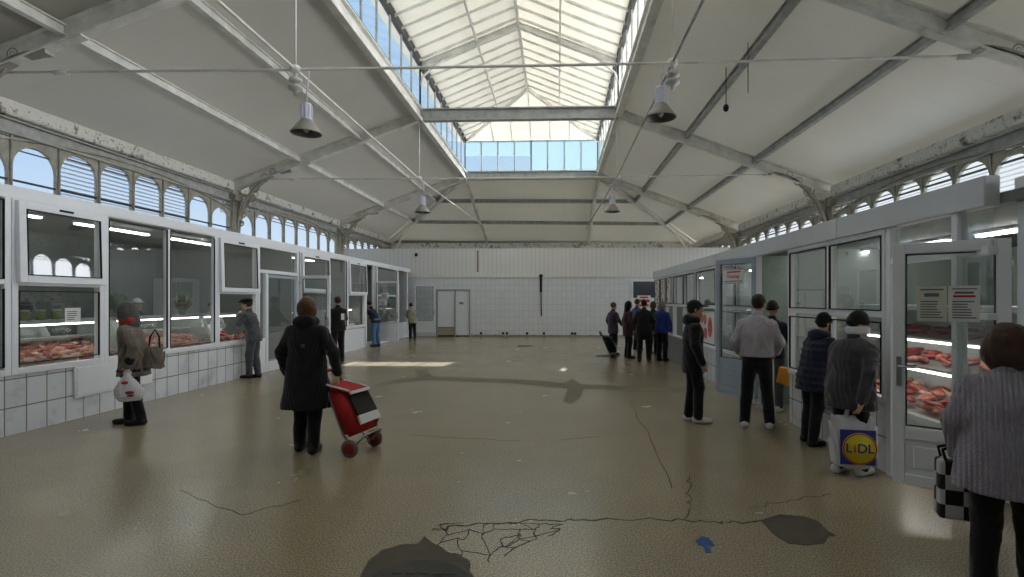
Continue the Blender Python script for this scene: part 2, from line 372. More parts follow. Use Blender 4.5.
# eave gutter beams with flaking paint, lintels
for side, X, E_, s in (('L', XL, EL, 1), ('R', XR, ER, -1)):
    word = 'left' if side == 'L' else 'right'
    ys = [-2, Y0, Y1, Y2, Y3]
    for i in range(4):
        mb = MB(); mb.rbox((X - .15 * s, ys[i] + .16, E_ - .32), (X + .17 * s, ys[i + 1] - .16, E_ - .02), .05)
        struct(mb, 'eave_beam', PEEL, '%s bay eave beam with flaking white paint, %s side' % (('nearest', 'second', 'third', 'farthest')[i], word), 'beam')
        mb = MB(); mb.ibeam((X, ys[i] + .1, E_ - .49), (X, ys[i + 1] - .1, E_ - .49), .2, .26, .03, (0, 0, 1))
        struct(mb, 'lintel_beam', STEELD, '%s bay grey riveted lintel over the arches, %s side' % (('nearest', 'second', 'third', 'farthest')[i], word), 'beam')
    # columns with curved brackets and rings
    for i, y in enumerate((Y0, Y1, Y2)):
        nth = ('near', 'middle', 'far')[i]
        co = empty('column', (X, y, 0), 0, '%s cast iron column in the %s arcade' % (nth, word), 'column', None, 'structure')
        mb = MB(); mb.rbox((-.13, -.17, 0), (.13, .17, E_ - .3), .03)
        for dy in (-.1, .1): mb.tube([(.14 * s, dy, 0), (.14 * s, dy, E_ - .35)], .035, 8)
        mb.build('shaft', IRON, co)
        mb = MB(); mb.rbox((-.2, -.22, E_ - .62), (.24, .22, E_ - .42), .03); mb.build('capital', IRON, co)
        # bracket: quarter ring from column up to rafter
        R_ = 1.75; fz = (LZ - E_) / abs(LXL - XL); pts = []
        for k in range(15):
            a = (pi / 2) * k / 14
            x = .15 + R_ * (1 - cos(a)); z = E_ - 1.75 + (1.75 - .3 + fz * 1.75) * sin(a)
            pts.append(Vector((s * x, 0, z)))
        mb = MB()
        for k in range(14): mb.bar(pts[k], pts[k + 1], .16, .07, (0, 1, 0) if False else (-s, 0, 1))
        br = mb.build('bracket', IRON, co)
        mb = MB()
        for (bx, bz, rr) in ((.36, -.62, .17), (.7, -.3, .15), (1.02, -.13, .12), (1.28, -.02, .09), (.3, -1.0, .12), (.62, -.62, .10), (.26, -1.28, .08)):
            mb.torus((s * bx, 0, E_ + bz + fz * bx - .12), rr, .022, 'Y', 18, 6)
            mb.torus((s * bx, 0, E_ + bz + fz * bx - .12), rr * .45, .018, 'Y', 12, 6, 0, 4.6)
        mb.build('scrollwork', IRON, co)
# curb beams of the roof light, cross beams
for X, word, sg in ((LXL, 'left', 1), (LXR, 'right', -1)):
    mb = MB(); mb.ibeam((X, -2, LZ - .12), (X, Y2, LZ - .12), .22, .3, .035); mb.bar((X + .09 * sg, -2, LZ - .3), (X + .09 * sg, Y2, LZ - .3), .05, .1)
    struct(mb, 'curb_beam', STEEL, 'long white %s curb beam under the roof light windows' % word, 'beam')
    mb = MB(); mb.bar((X, -2, LZ + .08), (X, Y2, LZ + .08), .14, .09); mb.bar((X, -2, LEZ + .04), (X, Y2, LEZ + .04), .12, .28)
    struct(mb, 'window_rail', DARKST, 'dark sill and head rails of the %s roof light windows' % word, 'rail')
for y, lb in ((Y0, 'near white cross beam of the roof light overhead'), (Y1, 'weathered grey cross beam spanning the roof light'), (Y2, 'far cross beam under the gable of the roof light')):
    mb = MB(); mb.ibeam((LXL, y, LZ - .12), (LXR, y, LZ - .12), .22, .34, .035); mb.box((LXL, y - .03, LZ - .28), (LXR, y + .03, LZ + .04))
    struct(mb, 'cross_beam', STEELD, lb, 'beam')
# roof light windows
def rl_window(name, a, b, n, label, lower=None):
    """glazed strip between sill a-b: n panes"""
    a, b = Vector(a), Vector(b); w = empty(name, (0, 0, 0), 0, label, 'window', None, 'structure')
    mb = MB(); H = LEZ - LZ - .1
    for k in range(n + 1):
        p = a.lerp(b, k / n); mb.bar(p, p + Vector((0, 0, H)), .045, .06, (0, 1, 0))
    mb.build('frame', STEELD, w)
    d = (b - a).normalized(); nrm = d.cross(Vector((0, 0, 1))) * .006
    cut = lower if lower else 1.0
    mb = MB(); z = Vector((0, 0, 1))
    mb.prism([a + nrm, b + nrm, b + nrm + z * H * cut, a + nrm + z * H * cut], -2 * nrm); mb.build('pane', SKYGL, w)
    if lower:
        mb = MB(); mb.prism([a + nrm + z * H * cut, b + nrm + z * H * cut, b + nrm + z * H, a + nrm + z * H], -2 * nrm); mb.build('upper_pane', SUNMASK, w)
    return w
nwin = 0
for X, word in ((LXL, 'left'), (LXR, 'right')):
    for (ya, yb, wd) in ((-2, Y0, 'near'), (Y0, Y1, 'middle'), (Y1, Y2, 'far')):
        nwin += 1; rl_window('window_%d' % nwin, (X, ya, LZ + .1), (X, yb, LZ + .1), max(1, round((yb - ya) / .95)), '%s strip of %s roof light window panes' % (wd, word))
XM = LXL + (LXR - LXL) * .5
nwin += 1; rl_window('window_%d' % nwin, (LXL, Y2, LZ + .1), (XM, Y2, LZ + .1), 4, 'left half of the bright gable window at the far end of the roof light', .5)
nwin += 1; w = rl_window('window_%d' % nwin, (XM, Y2, LZ + .1), (LXR, Y2, LZ + .1), 4, 'right half of the bright gable window at the far end of the roof light', .02)  # nearly all masked, so the sun strip stops short of the right
# lantern framing
mb = MB(); mb.ibeam((RX, -2, RZ - .12), (RX, hipY, RZ - .12), .08, .14, .02); struct(mb, 'ridge_beam', STEEL, 'ridge beam along the top of the roof light', 'beam')
for X, word in ((LXL, 'left'), (LXR, 'right')):
    mb = MB(); xm = (X + RX) / 2 + (.25 if X < RX else -.25); zm = RZ + (LEZ - RZ) * abs(xm - RX) / abs(X - RX)
    yh = Y2 - 3.0 * (1 - abs(xm - RX) / abs(X - RX))
    mb.ibeam((xm, -2, zm - .1), (xm, yh, zm - .1), .06, .1, .02); struct(mb, 'lantern_purlin', STEEL, '%s purlin under the cream roof light sheets' % word, 'beam')
    mb = MB(); mb.bar((X, Y2, LEZ - .06), (RX, hipY, RZ - .1), .08, .14); struct(mb, 'lantern_hip', STEEL, '%s hip bar at the far end of the roof light' % word, 'beam')
    for k, y in enumerate((Y0, Y1)):
        mb = MB(); mb.ibeam((X, y, LEZ - .08), (RX, y, RZ - .12), .1, .16, .02)
        pts = [(X, y, LEZ - .7), (X + (RX - X) * .03, y, LEZ - .4), (X + (RX - X) * .12, y, LEZ - .18), (X + (RX - X) * .25, y, LEZ + .14)]
        mb.tube(pts, .035, 6); struct(mb, 'lantern_rafter', STEEL, '%s %s rafter inside the roof light' % (('near', 'middle')[k], word), 'beam')
k = 0
y = 4.6
while y < hipY + 2.6:
    for X, word in ((LXL, 'left'), (LXR, 'right')):
        f = 1.0 if y <= hipY else max(.08, (Y2 - y) / 3.0)
        mb = MB(); p0 = Vector((X, y, LEZ - .02)); p1 = Vector((RX, y, RZ - .02)); mb.bar(p0, p0.lerp(p1, f), .045, .07)
        struct(mb, 'lantern_rib', STEEL, 'thin white rib under the %s roof light sheet' % word, 'rib', 'ribs of the %s roof light pitch' % word)
    y += .62
for k in range(7):
    x = LXL + (LXR - LXL) * (k + .5) / 7; f = 1 - abs(x - RX) / (LXR - RX)
    mb = MB(); mb.bar((x, Y2 + .05, LEZ - .01), (x, Y2 + .05 - 3.0 * f, LEZ + (RZ - LEZ) * f - .01), .04, .05)
    struct(mb, 'lantern_rib', STEEL, 'thin white rib on the far hip of the roof light', 'rib', 'ribs of the roof light hip')
# tie rods and hangers
NX = (-4.3, 1.85); RODZ = 5.5
for y, word in ((Y0 + .2, 'near'), (Y1 + .1, 'farther')):
    mb = MB(); mb.tube([(XL + .5, y, RODZ + .03), (NX[0], y, RODZ - .01), (NX[1], y, RODZ - .01), (XR - .5, y, RODZ + .03)], .024, 8)
    for x in (XL + 1.9, XR - 1.9): mb.tube([(x - .12, y, RODZ + .01), (x + .12, y, RODZ + .01)], .045, 8)
    struct(mb, 'tie_rod', STEEL, '%s long tie rod stretched across the hall' % word, 'rod')
    for x, sd in zip(NX, ('left', 'right')):
        mb = MB(); mb.tube([(x, y, RODZ), (x, y, LZ - .25)], .016, 6); mb.ell((x, y, RODZ), (.09, .09, .07)); struct(mb, 'hanger_rod', STEEL, '%s %s hanger rod between roof light curb and tie rod' % (word, sd), 'rod')
for x, sd in zip(NX, ('left', 'right')):
    mb = MB(); mb.tube([(x, -2, RODZ + .02), (x, Y1 + .1, RODZ - .02), (x + (.35 if sd == 'left' else -.2), Y3 - 2.2, RODZ + .25)], .022, 8)
    struct(mb, 'long_rod', STEELD if sd == 'right' else STEEL, '%s long rod running down the hall below the roof light curb' % sd, 'rod')
# ------------------------------------------------------------------ arcaded iron windows above the stalls
def arcade(idx, X, s, E_, ya, yb, label, slats, lower_bars):
    w = empty('window_%d' % idx, (X, ya, 0), 0, label, 'window', None, 'structure')
    n = 8; a0 = .16; Wd = (yb - ya - 2 * a0) / n; top = E_ - .62; r = Wd * .455; th = .035
    env = lambda t: (E_ - 1.03) + .42 * (1 - (2 * t - 1) ** 2)     # height of arch crowns
    fr = MB(); sl_ = MB(); bars = MB(); pn = MB()
    for k in range(n):
        cy = a0 + Wd * (k + .5); zt = env((k + .5) / n); zs = zt - r
        NA = 14; inner = []; outer = []
        for i in range(NA + 1):
            a = pi * i / NA; inner.append((cy - r * cos(a), zs + r * sin(a)))
            oy = cy - Wd / 2 * max(-1, min(1, 1.2 * cos(a))); outer.append((oy, env((oy - a0) / (n * Wd)) + .10))
        inner = [(cy - r, 2.5)] + inner + [(cy + r, 2.5)]; outer = [(cy - Wd / 2, 2.5)] + outer + [(cy + Wd / 2, 2.5)]
        m = len(inner); vs = []
        for x in (-th, th):
            vs += [(x, *p) for p in inner] + [(x, *p) for p in outer]
        fs = []
        for i in range(m - 1):
            fs += [(i, i + 1, m + i + 1, m + i), (2 * m + i + 1, 2 * m + i, 3 * m + i, 3 * m + i + 1), (i, 2 * m + i, 2 * m + i + 1, i + 1), (m + i, m + i + 1, 3 * m + i + 1, 3 * m + i)]
        fr.add(vs, fs)
        fr.tube([(-s * -.05, cy - Wd / 2, 2.5), (s * .05, cy - Wd / 2, top)], .022, 6)
        if k in slats:
            z = 2.9
            while z < zt - .04:
                hw = r if z < zs else sqrt(max(0, r * r - (z - zs) ** 2))
                sl_.bar((0, cy - hw, z), (0, cy + hw, z), .05, .005, (-.35 * s, 0, 1)); z += .09
        else:
            pn.box((-.004, cy - r, 2.5), (.004, cy + r, zs + .5 * r))
        for z in lower_bars:
            bars.bar((0, cy - r, z), (0, cy + r, z), .04, .035)
    # rib along the crowns, thin slats between rib and lintel
    pts = [Vector((0, a0 + n * Wd * i / 24, env(i / 24) + .14)) for i in range(25)]
    for i in range(24): fr.bar(pts[i], pts[i + 1], .12, .045)
    fr.build('frame', IRON, w)
    for j in range(3):
        z = top - .05 - .11 * j
        bars.bar((0, a0, z), (0, a0 + n * Wd, z), .04, .018)
    bars.build('glazing_bar', DARKST, w)
    if sl_.v: sl_.build('louvre_slats', plain('louvre_glass_slat_%d' % idx, rgb(206, 216, 228), .3, 0, .05), w)
    sc = MB()
    for e0, dr in ((a0, 1), (a0 + n * Wd, -1)):
        for (dy, rr) in ((.16, .12), (.42, .11), (.66, .09), (.88, .07), (1.08, .06), (.14, .07), (1.28, .05)):
            z = top - .12 - (.0 if dy != .14 else .25)
            sc.torus((0, e0 + dr * dy, z), rr, .016, 'X', 14, 5); sc.torus((0, e0 + dr * dy, z), rr * .5, .014, 'X', 10, 5)
            if dy < .5: sc.torus((0, e0 + dr * dy * .9, z - .22), rr * .7, .014, 'X', 12, 5)
    sc.build('scrollwork', STEELD, w)
    return w
arcade(9, XL, 1, EL, -2 + 2.2, Y0, 'nearest bay of arched iron windows above the left stalls', (2, 3, 4, 5), (3.3,))
arcade(10, XL, 1, EL, Y0, Y1, 'second bay of arched iron windows above the left stalls, louvres in its middle', (2, 3, 4, 5), (3.2, 3.95))
arcade(11, XL, 1, EL, Y1, Y2, 'third bay of arched iron windows above the left stalls', (), (3.2, 3.75))
arcade(12, XL, 1, EL, Y2, Y3, 'farthest bay of arched iron windows on the left, seen over the partition', (), (3.2,))
arcade(13, XR, -1, ER, -2 + 2.2, Y0, 'nearest bay of arched iron windows above the right stalls', (2, 3, 4, 5), (3.2,))
arcade(14, XR, -1, ER, Y0, Y1, 'second bay of arched iron windows above the right stalls, louvres in its middle', (1, 2, 3, 4, 5, 6), (3.2,))
arcade(15, XR, -1, ER, Y1, Y2, 'third bay of arched iron windows above the right stalls', (3, 4), (3.2,))
arcade(16, XR, -1, ER, Y2, Y3, 'farthest bay of arched iron windows on the right, seen over the partition', (), (3.2,))
# ------------------------------------------------------------------ tiled partition at the far end
TILEB = tilemat('white_wall_tiles', 'X', .22, .30, rgb(230, 233, 237), rgb(224, 228, 233), rgb(188, 190, 194), .16, .005)
TILEL = tilemat('white_stall_tiles', 'Y', .27, .36, rgb(228, 231, 236), rgb(214, 219, 226), rgb(120, 118, 114), .22, .008, rgb(165, 162, 158), .02)
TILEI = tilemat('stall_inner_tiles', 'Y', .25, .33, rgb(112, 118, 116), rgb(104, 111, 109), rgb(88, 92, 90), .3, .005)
TILEG = tilemat('grey_stall_tiles', 'Y', .25, .35, rgb(150, 153, 156), rgb(140, 144, 148), rgb(110, 112, 112), .3, .006, rgb(110, 108, 104))
def corrmat():
    t = NT('white_cladding_boards'); sp = t.n('ShaderNodeSeparateXYZ'); t.l(t.coords(), sp.inputs[0])
    a = t.n('ShaderNodeMath', operation='ADD'); a.inputs[1].default_value = 40; t.l(sp.outputs['X'], a.inputs[0])
    m = t.n('ShaderNodeMath', operation='MODULO'); m.inputs[1].default_value = .2; t.l(a.outputs[0], m.inputs[0])
    seam = t.ramp(m.outputs[0], [(0, (1, 1, 1, 1)), (.02, (0, 0, 0, 1))])
    n = t.noise(.4, 4); col = t.ramp(n, [(.3, rgb(228, 227, 224)), (.7, rgb(238, 237, 233))])
    return t.bsdf(t.mixc(seam, col, rgb(186, 186, 184)), .4, 0, .4)
CLAD = corrmat()
YB = 24.0
mb = MB()
mb.box((XL + .1, YB, 0), (-5.62, YB + .15, 2.77)); mb.box((-4.02, YB, 0), (3.42, YB + .15, 2.77)); mb.box((-5.62, YB, 2.2), (-4.02, YB + .15, 2.77)); mb.box((4.6, YB, 0), (XR - .1, YB + .15, 2.77)); mb.box((3.42, YB, 2.62), (4.6, YB + .15, 2.77))
struct(mb, 'wall_back', TILEB, 'white tiled partition across the far end of the hall', 'wall')
mb = MB(); mb.box((XL + .1, YB - .02, 2.77), (XR - .1, YB + .17, 4.09)); mb.box((XL + .1, YB - .04, 2.75), (XR - .1, YB - .02, 2.79))
struct(mb, 'wall_back_upper', CLAD, 'white boarded upper half of the far partition above the tiles', 'wall')
mb = MB(); mb.rbox((-4.0, YB - .015, 0), (3.4, YB, .09), .004); struct(mb, 'baseboard_back', plain('dirty_skirting', rgb(150, 148, 142), .6, 0, .3, 6), 'dirty low skirting along the far tiled wall', 'skirting')
# small dark holes at the foot of the wall
for px in (481, 503, 507, 527, 544, 572, 575):
    p = on_y(px, 334, YB); mb = MB(); mb.ell((p.x, YB - .02, .16), (.06, .03, .06))
    tag(mb.build('pipe_stub', RUBBER), 'small black pipe stub at the foot of the far tiled wall', 'pipe', 'pipe stubs along the far wall')
# double white door
d = empty('door_1', (-4.82, YB, 0), 0, 'white double door in the far tiled wall, its left half raised off the floor', 'door', None, 'structure')
mb = MB()
for a, b in (((-.8, -.03, 0), (-.74, .1, 2.17)), ((.74, -.03, 0), (.8, .1, 2.17)), ((-.8, -.03, 2.13), (.8, .1, 2.2)), ((.06, -.03, 0), (.1, .1, 2.15))): mb.rbox(a, b, .008)
mb.build('frame', plain('worn_door_frame', rgb(160, 162, 165), .5), d)
mb = MB(); mb.rbox((-.73, .02, .45), (.05, .07, 2.12), .01); mb.build('left_leaf', WHITE, d)
mb = MB(); mb.box((-.73, .04, .06), (.05, .06, .4)); mb.build('kick_plate', plain('beige_kick_panel', rgb(170, 160, 140)), d)
mb = MB(); mb.rbox((.11, 0, .06), (.73, .06, 2.12), .01); l = mb.build('right_leaf', WHITE, d)
mb = MB(); mb.box((.28, -.01, 1.5), (.48, .0, 1.6)); mb.build('door_plate', plain('pale_grey_plate', rgb(140, 142, 146)), l)
mb = MB(); mb.rbox((-.8, .1, 0), (.8, .14, .06), .01); mb.build('threshold', DARKST, d)
mb = MB(); mb.lathe([(0, 0), (.05, .0), (.075, -.05), (.06, -.11), (0, -.14)], 16, Matrix.Translation((0, -.12, 0))); mb.rbox((-.04, -.14, -.01), (.04, 0, .03), .01)
o = mb.build('dome_camera', RUBBER); p = on_y(417, 254, YB); o.location = (p.x, YB - .02, p.z); tag(o, 'small black dome camera on the upper boarded wall', 'camera')
p = on_y(541, 277, YB); q = on_y(542, 316, YB); mb = MB(); mb.tube([(p.x, YB - .03, p.z + .05), (p.x, YB - .03, (p.z + q.z) / 2 + .2)], .05, 8); mb.tube([(p.x, YB - .03, (p.z + q.z) / 2 + .2), (p.x + .02, YB - .03, q.z)], .025, 8); mb.ell((p.x, YB - .05, p.z + .06), (.09, .05, .07))
tag(mb.build('wall_pipe', RUBBER), 'thin black vertical pipe on the far tiled wall', 'pipe')
p = on_y(478, 248, YB); mb = MB(); mb.box((p.x - .05, YB - .028, 3.0), (p.x + .03, YB - .02, 4.0)); wall_up = bpy.data.objects['wall_back_upper']
o = mb.build('stain', plain('brown_stain', rgb(150, 138, 110), .8, 0, .3, 9), wall_up)

# ------------------------------------------------------------------ shop fronts
# local frame of a shop front unit: x along the front, y into the stall, z up
LRZ, RRZ = pi / 2, -pi / 2
LX, RXF = -6.88, 3.25
def frame_mb(x0, x1, z0, z1, w=.06, d=.07, y=0.):
    mb = MB()
    mb.rbox((x0, y - d / 2, z0), (x0 + w, y + d / 2, z1), .006); mb.rbox((x1 - w, y - d / 2, z0), (x1, y + d / 2, z1), .006)
    mb.rbox((x0 + w, y - d / 2, z0), (x1 - w, y + d / 2, z0 + w), .006); mb.rbox((x0 + w, y - d / 2, z1 - w), (x1 - w, y + d / 2, z1), .006)
    return mb
def pane_mb(x0, x1, z0, z1, y=0.): return MB().box((x0, y - .004, z0), (x1, y + .004, z1))
def gasket(x0, x1, z0, z1, parent, y=0.):
    mb = MB(); g = .012
    for a, b in (((x0, z0), (x0 + g, z1)), ((x1 - g, z0), (x1, z1)), ((x0, z0), (x1, z0 + g)), ((x0, z1 - g), (x1, z1))):
        mb.box((a[0], y - .012, a[1]), (b[0], y + .012, b[1]))
    return mb.build('gasket', RUBBER, parent)
wn = [16]
def shop_window(side, y, width, label, rows, mat=WHITE, z0=.75, z1=3.05, post=.08):
    """rows: list of (z0, z1, kind, columns); kind fixed / open / hopper (tilted out at the foot)"""
    wn[0] += 1
    w = empty('window_%d' % wn[0], (LX if side == 'L' else RXF, y, 0), LRZ if side == 'L' else RRZ, label, 'window', None, 'structure')
    fr = frame_mb(0, width, z0, z1, post, .09)
    for i, (a, b, kind, cols) in enumerate(rows):
        if i: fr.rbox((post, -.045, a - .035), (width - post, .045, a + .035), .006)
        for c_ in range(1, cols):
            xc = post + (width - 2 * post) * c_ / cols; fr.rbox((xc - .03, -.045, a), (xc + .03, .045, b), .006)
    fr.build('frame', mat, w)
    for a, b, kind, cols in rows:
        for c_ in range(cols):
            xa = post + (width - 2 * post) * c_ / cols + (.03 if c_ else 0); xb = post + (width - 2 * post) * (c_ + 1) / cols - (.03 if c_ < cols - 1 else 0)
            if kind == 'fixed': pane_mb(xa, xb, a, b).build('pane', GLASS, w); gasket(xa, xb, a + .03, b - .02, w, -.04)
            elif kind == 'hopper':
                H = b - a
                mb = frame_mb(xa - .05, xb + .05, -H, 0.03, .095, .06, -.07); sa = mb.build('sash', mat, w); sa.location = (0, 0, b); sa.rotation_euler = (radians(-1.5), 0, 0)
                pane_mb(xa + .03, xb - .03, -H + .08, -.05, -.07).build('pane', GLASS, sa); gasket(xa + .045, xb - .045, -H + .095, -.065, sa, -.095)
                mb = MB(); mb.rbox(((xa + xb) / 2 - .1, -.115, -.03), ((xa + xb) / 2 + .1, -.1, 0), .004); mb.build('latch', RUBBER, sa)
    return w
def base_wall(nm, side, ya, yb, h, mat, label, th=.12):
    X = LX if side == 'L' else RXF; s = -1 if side == 'L' else 1
    mb = MB(); mb.box((X - .01 * s, ya, 0), (X + th * s, yb, h)); return struct(mb, nm, mat, label, 'wall')
def open_leaf(n, hinge, ang, width, z0, z1, mat, label, panel=.55, cross=False, handle_far=True):
    """door leaf swung open: hinge point, direction angle of the leaf"""
    d = empty('door_%d' % n, (hinge[0], hinge[1], 0), ang, label, 'door', None, 'structure')
    mb = frame_mb(0, width, z0, z1, .085, .06)
    zp = z0 + panel
    mb.rbox((.085, -.03, zp - .05), (width - .085, .03, zp + .05), .006)
    if cross:
        zc = (zp + z1) / 2 - .05; mb.rbox((.085, -.025, zc - .03), (width - .085, .025, zc + .03), .005); mb.rbox((width / 2 - .03, -.025, zp), (width / 2 + .03, .025, z1 - .08), .005)
    mb.build('leaf_frame', mat, d)
    mb = MB(); mb.rbox((.085, -.015, z0 + .08), (width - .085, .015, zp - .05), .005); mb.rbox((.14, -.022, z0 + .14), (width - .14, .022, zp - .1), .008); mb.build('lower_panel', mat, d)
    pane_mb(.085, width - .085, zp + .05, z1 - .085).build('pane', GLASS, d); gasket(.085, width - .085, zp + .05, z1 - .085, d, -.02); 
    xh = width - .045 if handle_far else .045
    mb = MB()
    for sy in (-1, 1):
        mb.rbox((xh - .018, sy * .032, 1.0), (xh + .018, sy * .04, 1.24), .003); mb.tube([(xh, sy * .04, 1.16), (xh, sy * .075, 1.16), (xh + (-.11 if handle_far else .11), sy * .075, 1.16)], .009, 8)
    mb.build('handle', CHROME, d)
    mb = MB()
    for z in (z0 + .2, z1 - .25): mb.tube([(.0, -.035, z), (.0, -.035, z + .09)], .012, 8)
    mb.build('hinge', CHROME, d)
    return d
# ---- left row
base_wall('wall_stall_left_front', 'L', -1.8, 11.62, .75, TILEL, 'low white tiled wall under the left shop windows, near part')
base_wall('wall_stall_left_middle', 'L', 13.5, 18.35, .72, WHITE, 'low white wall under the left shop windows, middle part')
base_wall('wall_stall_left_far', 'L', 19.55, 24, .7, WHITE, 'low white wall under the left shop windows, far part')
mb = MB(); mb.rbox((LX - .1, 11.62, 0), (LX + .03, 13.5, .16), .01); mb.rbox((LX - .1, 18.35, 0), (LX + .03, 19.55, .16), .01); struct(mb, 'trim_left_threshold', WHITE, 'raised white sills of the left stall doors', 'sill')
mb = MB(); mb.rbox((LX - .03, 5.0, 2.98), (LX + .05, 24, 3.14), .01); struct(mb, 'trim_left_head', WHITE, 'long white head rail over the left shop fronts', 'rail')
shop_window('L', 3.2, 1.45, 'left shop window nearest the viewer, cut by the frame edge', [(.83, 1.86, 'fixed', 1), (1.93, 2.97, 'fixed', 1)])
shop_window('L', 4.66, 1.6, 'first full left shop front, white frame at the left frame edge', [(.83, 1.86, 'fixed', 1), (1.93, 2.97, 'fixed', 1)])
shop_window('L', 6.27, 1.33, 'left shop window over the meat heap with its upper sash tilted open', [(.85, 1.84, 'fixed', 1), (1.92, 2.93, 'hopper', 1)])
shop_window('L', 7.6, 2.62, 'wide left shop window of two tall panes, seller in white cap behind', [(.83, 2.95, 'fixed', 2)])
shop_window('L', 10.22, 1.42, 'left shop window with tilted sash above the man leaning in a flat cap', [(.83, 1.78, 'open', 1), (1.86, 2.93, 'hopper', 1)])
# glass door with transom and sidelight
wn[0] += 1
d = empty('door_2', (LX, 11.66, 0), LRZ, 'closed glass stall door with transom and narrow sidelight on the left', 'door', None, 'structure')
fr = frame_mb(0, 1.86, .16, 3.0, .07, .09); fr.rbox((.07, -.045, 2.33), (1.79, .045, 2.41), .006); fr.rbox((.33, -.045, .2), (.41, .045, 2.36), .006); fr.build('frame', WHITE, d)
pane_mb(.07, 1.79, 2.41, 2.93).build('transom_pane', GLASS, d); pane_mb(.07, .33, .8, 2.33).build('sidelight_pane', GLASS, d)
mb = MB(); mb.rbox((.07, -.02, .22), (.33, .02, .8), .005); mb.build('sidelight_panel', WHITE, d)
lf = frame_mb(.43, 1.78, .2, 2.31, .07, .05, .02).build('leaf_frame', GREYPVC, d)
pane_mb(.5, 1.71, .9, 2.24, .02).build('pane', GLASS, lf); mb = MB(); mb.rbox((.5, .0, .27), (1.71, .04, .9), .005); mb.build('lower_panel', plain('grey_door_panel', rgb(120, 124, 124), .5), lf)
mb = MB(); mb.rbox((1.73, -.02, 1.0), (1.76, -.01, 1.25), .003); mb.tube([(1.745, -.02, 1.15), (1.745, -.06, 1.15), (1.62, -.06, 1.15)], .009); mb.build('handle', CHROME, lf)
open_leaf(3, (LX + .06, 13.55), radians(3), .80, .2, 2.35, WHITE, 'white glass door leaf swung out beside the woman in the long black coat', .75)
shop_window('L', 13.6, 1.75, 'left shop window just past the open glass leaf', [(.8, 1.85, 'fixed', 1), (1.92, 2.93, 'hopper', 1)])
shop_window('L', 15.35, 1.4, 'left shop window beside the man with the white back patch', [(.8, 2.95, 'fixed', 1)])
shop_window('L', 16.75, 1.6, 'left shop window with tilted sash next to the stall entrance', [(.8, 1.8, 'open', 1), (1.88, 2.95, 'hopper', 1)])
open_leaf(4, (LX + .05, 19.2), radians(-4), .95, .17, 2.4, WHITE, 'white glass door leaf with papers stuck on it, open beside the man in jeans', .62)
shop_window('L', 19.55, 2.5, 'far left shop window behind the door leaf with papers', [(.8, 1.8, 'fixed', 1), (1.88, 2.95, 'fixed', 1)])
open_leaf(5, (LX + .36, 23.6), radians(0), .95, .2, 2.4, WHITE, 'farthest white glass door leaf against the tiled corner', .5)
mb = MB(); mb.rbox((LX - .03, 22.12, .1), (LX + .05, 22.22, 3.0), .01); mb.rbox((LX - .03, 23.5, .1), (LX + .05, 23.62, 3.0), .01); mb.rbox((LX - .03, 18.36, .1), (LX + .05, 18.46, 3.0), .01); mb.rbox((LX - .03, 19.15, .1), (LX + .05, 19.25, 3.0), .01)
struct(mb, 'trim_left_jambs', WHITE, 'white jamb posts of the far left stall entrances', 'post')
# white board leaned at the foot of the tiles
o = MB().rbox((0, 0, .3), (1.42, .03, .76), .008).rbox((.03, -.01, .33), (1.39, .0, .73), .004).build('window_apron_panel', WHITE)
o.location = (LX + .045, 7.12, 0); o.rotation_euler = (0, 0, LRZ); tag(o, 'plain white board fixed over the tiles beside the woman with the carrier bag', 'panel')
# stall interior, left
CEILI = plain('stall_ceiling', rgb(120, 124, 120), .7, 0, .05, 2)
mb = MB(); mb.box((XL + .05, -1.8, 3.02), (LX - .06, 24, 3.08)); struct(mb, 'ceiling_left_stalls', CEILI, 'low grey ceiling over the left stalls', 'ceiling')
mb = MB(); mb.box((XL + .06, -1.8, 0), (XL + .1, 24, 3.02)); struct(mb, 'wall_left_stalls', TILEI, 'tiled back wall inside the left stalls', 'wall')
PARTM = plain('stall_partition', rgb(150, 158, 154), .5, 0, .05, 2)
for y, lb in ((5.6, 'first'), (13.5, 'third'), (18.3, 'fourth'), (22.2, 'fifth')):
    mb = MB(); mb.box((XL + .1, y, 0), (LX - .15, y + .06, 3.02)); struct(mb, 'wall_left_divider', PARTM, '%s dividing partition inside the left stalls' % lb, 'wall')
# ---- right row
base_wall('wall_stall_right_front', 'R', 5.2, 7.38, .69, TILEL, 'low white tiled wall under the right shop window beside the woman with the carrier bag')
base_wall('wall_stall_right_middle', 'R', 8.55, 12.2, .69, TILEL, 'low white tiled wall under the right shop windows behind the open grey leaf')
base_wall('wall_stall_right_far', 'R', 12.2, 17.3, .69, TILEG, 'low grey tiled wall under the far right shop windows')
mb = MB(); mb.box((RXF + .02, 17.26, 0), (6.9, 17.34, 2.4)); struct(mb, 'wall_right_stall_end', PARTM, 'end wall of the right stall row', 'wall')
FASC = plain('fascia_grey_white', rgb(205, 208, 213), .45, 0, .04, 2)
fa = [(4.0, 6.05), (6.06, 10.6), (10.61, 17.4)]
for i, (a, b) in enumerate(fa):
    mb = MB(); mb.rbox((RXF - .07, a, 2.4), (RXF + .05, b, 2.63), .008); struct(mb, 'trim_fascia', FASC, ('near', 'middle', 'far')[i] + ' length of the grey white fascia over the right shop fronts', 'fascia')
mb = MB(); mb.box((RXF + .05, 2.0, 2.42), (7.0, 17.3, 2.5)); struct(mb, 'ceiling_right_stalls', CEILI, 'low ceiling over the right stalls', 'ceiling')
WALLG = tilemat('stall_green_tiles', 'Y', .25, .33, rgb(176, 190, 180), rgb(170, 186, 176), rgb(150, 162, 154), .3, .004)
mb = MB(); mb.box((6.2, 2.0, 0), (6.28, 17.3, 2.42)); struct(mb, 'wall_right_stalls', WALLG, 'pale green tiled back wall inside the right stalls', 'wall')
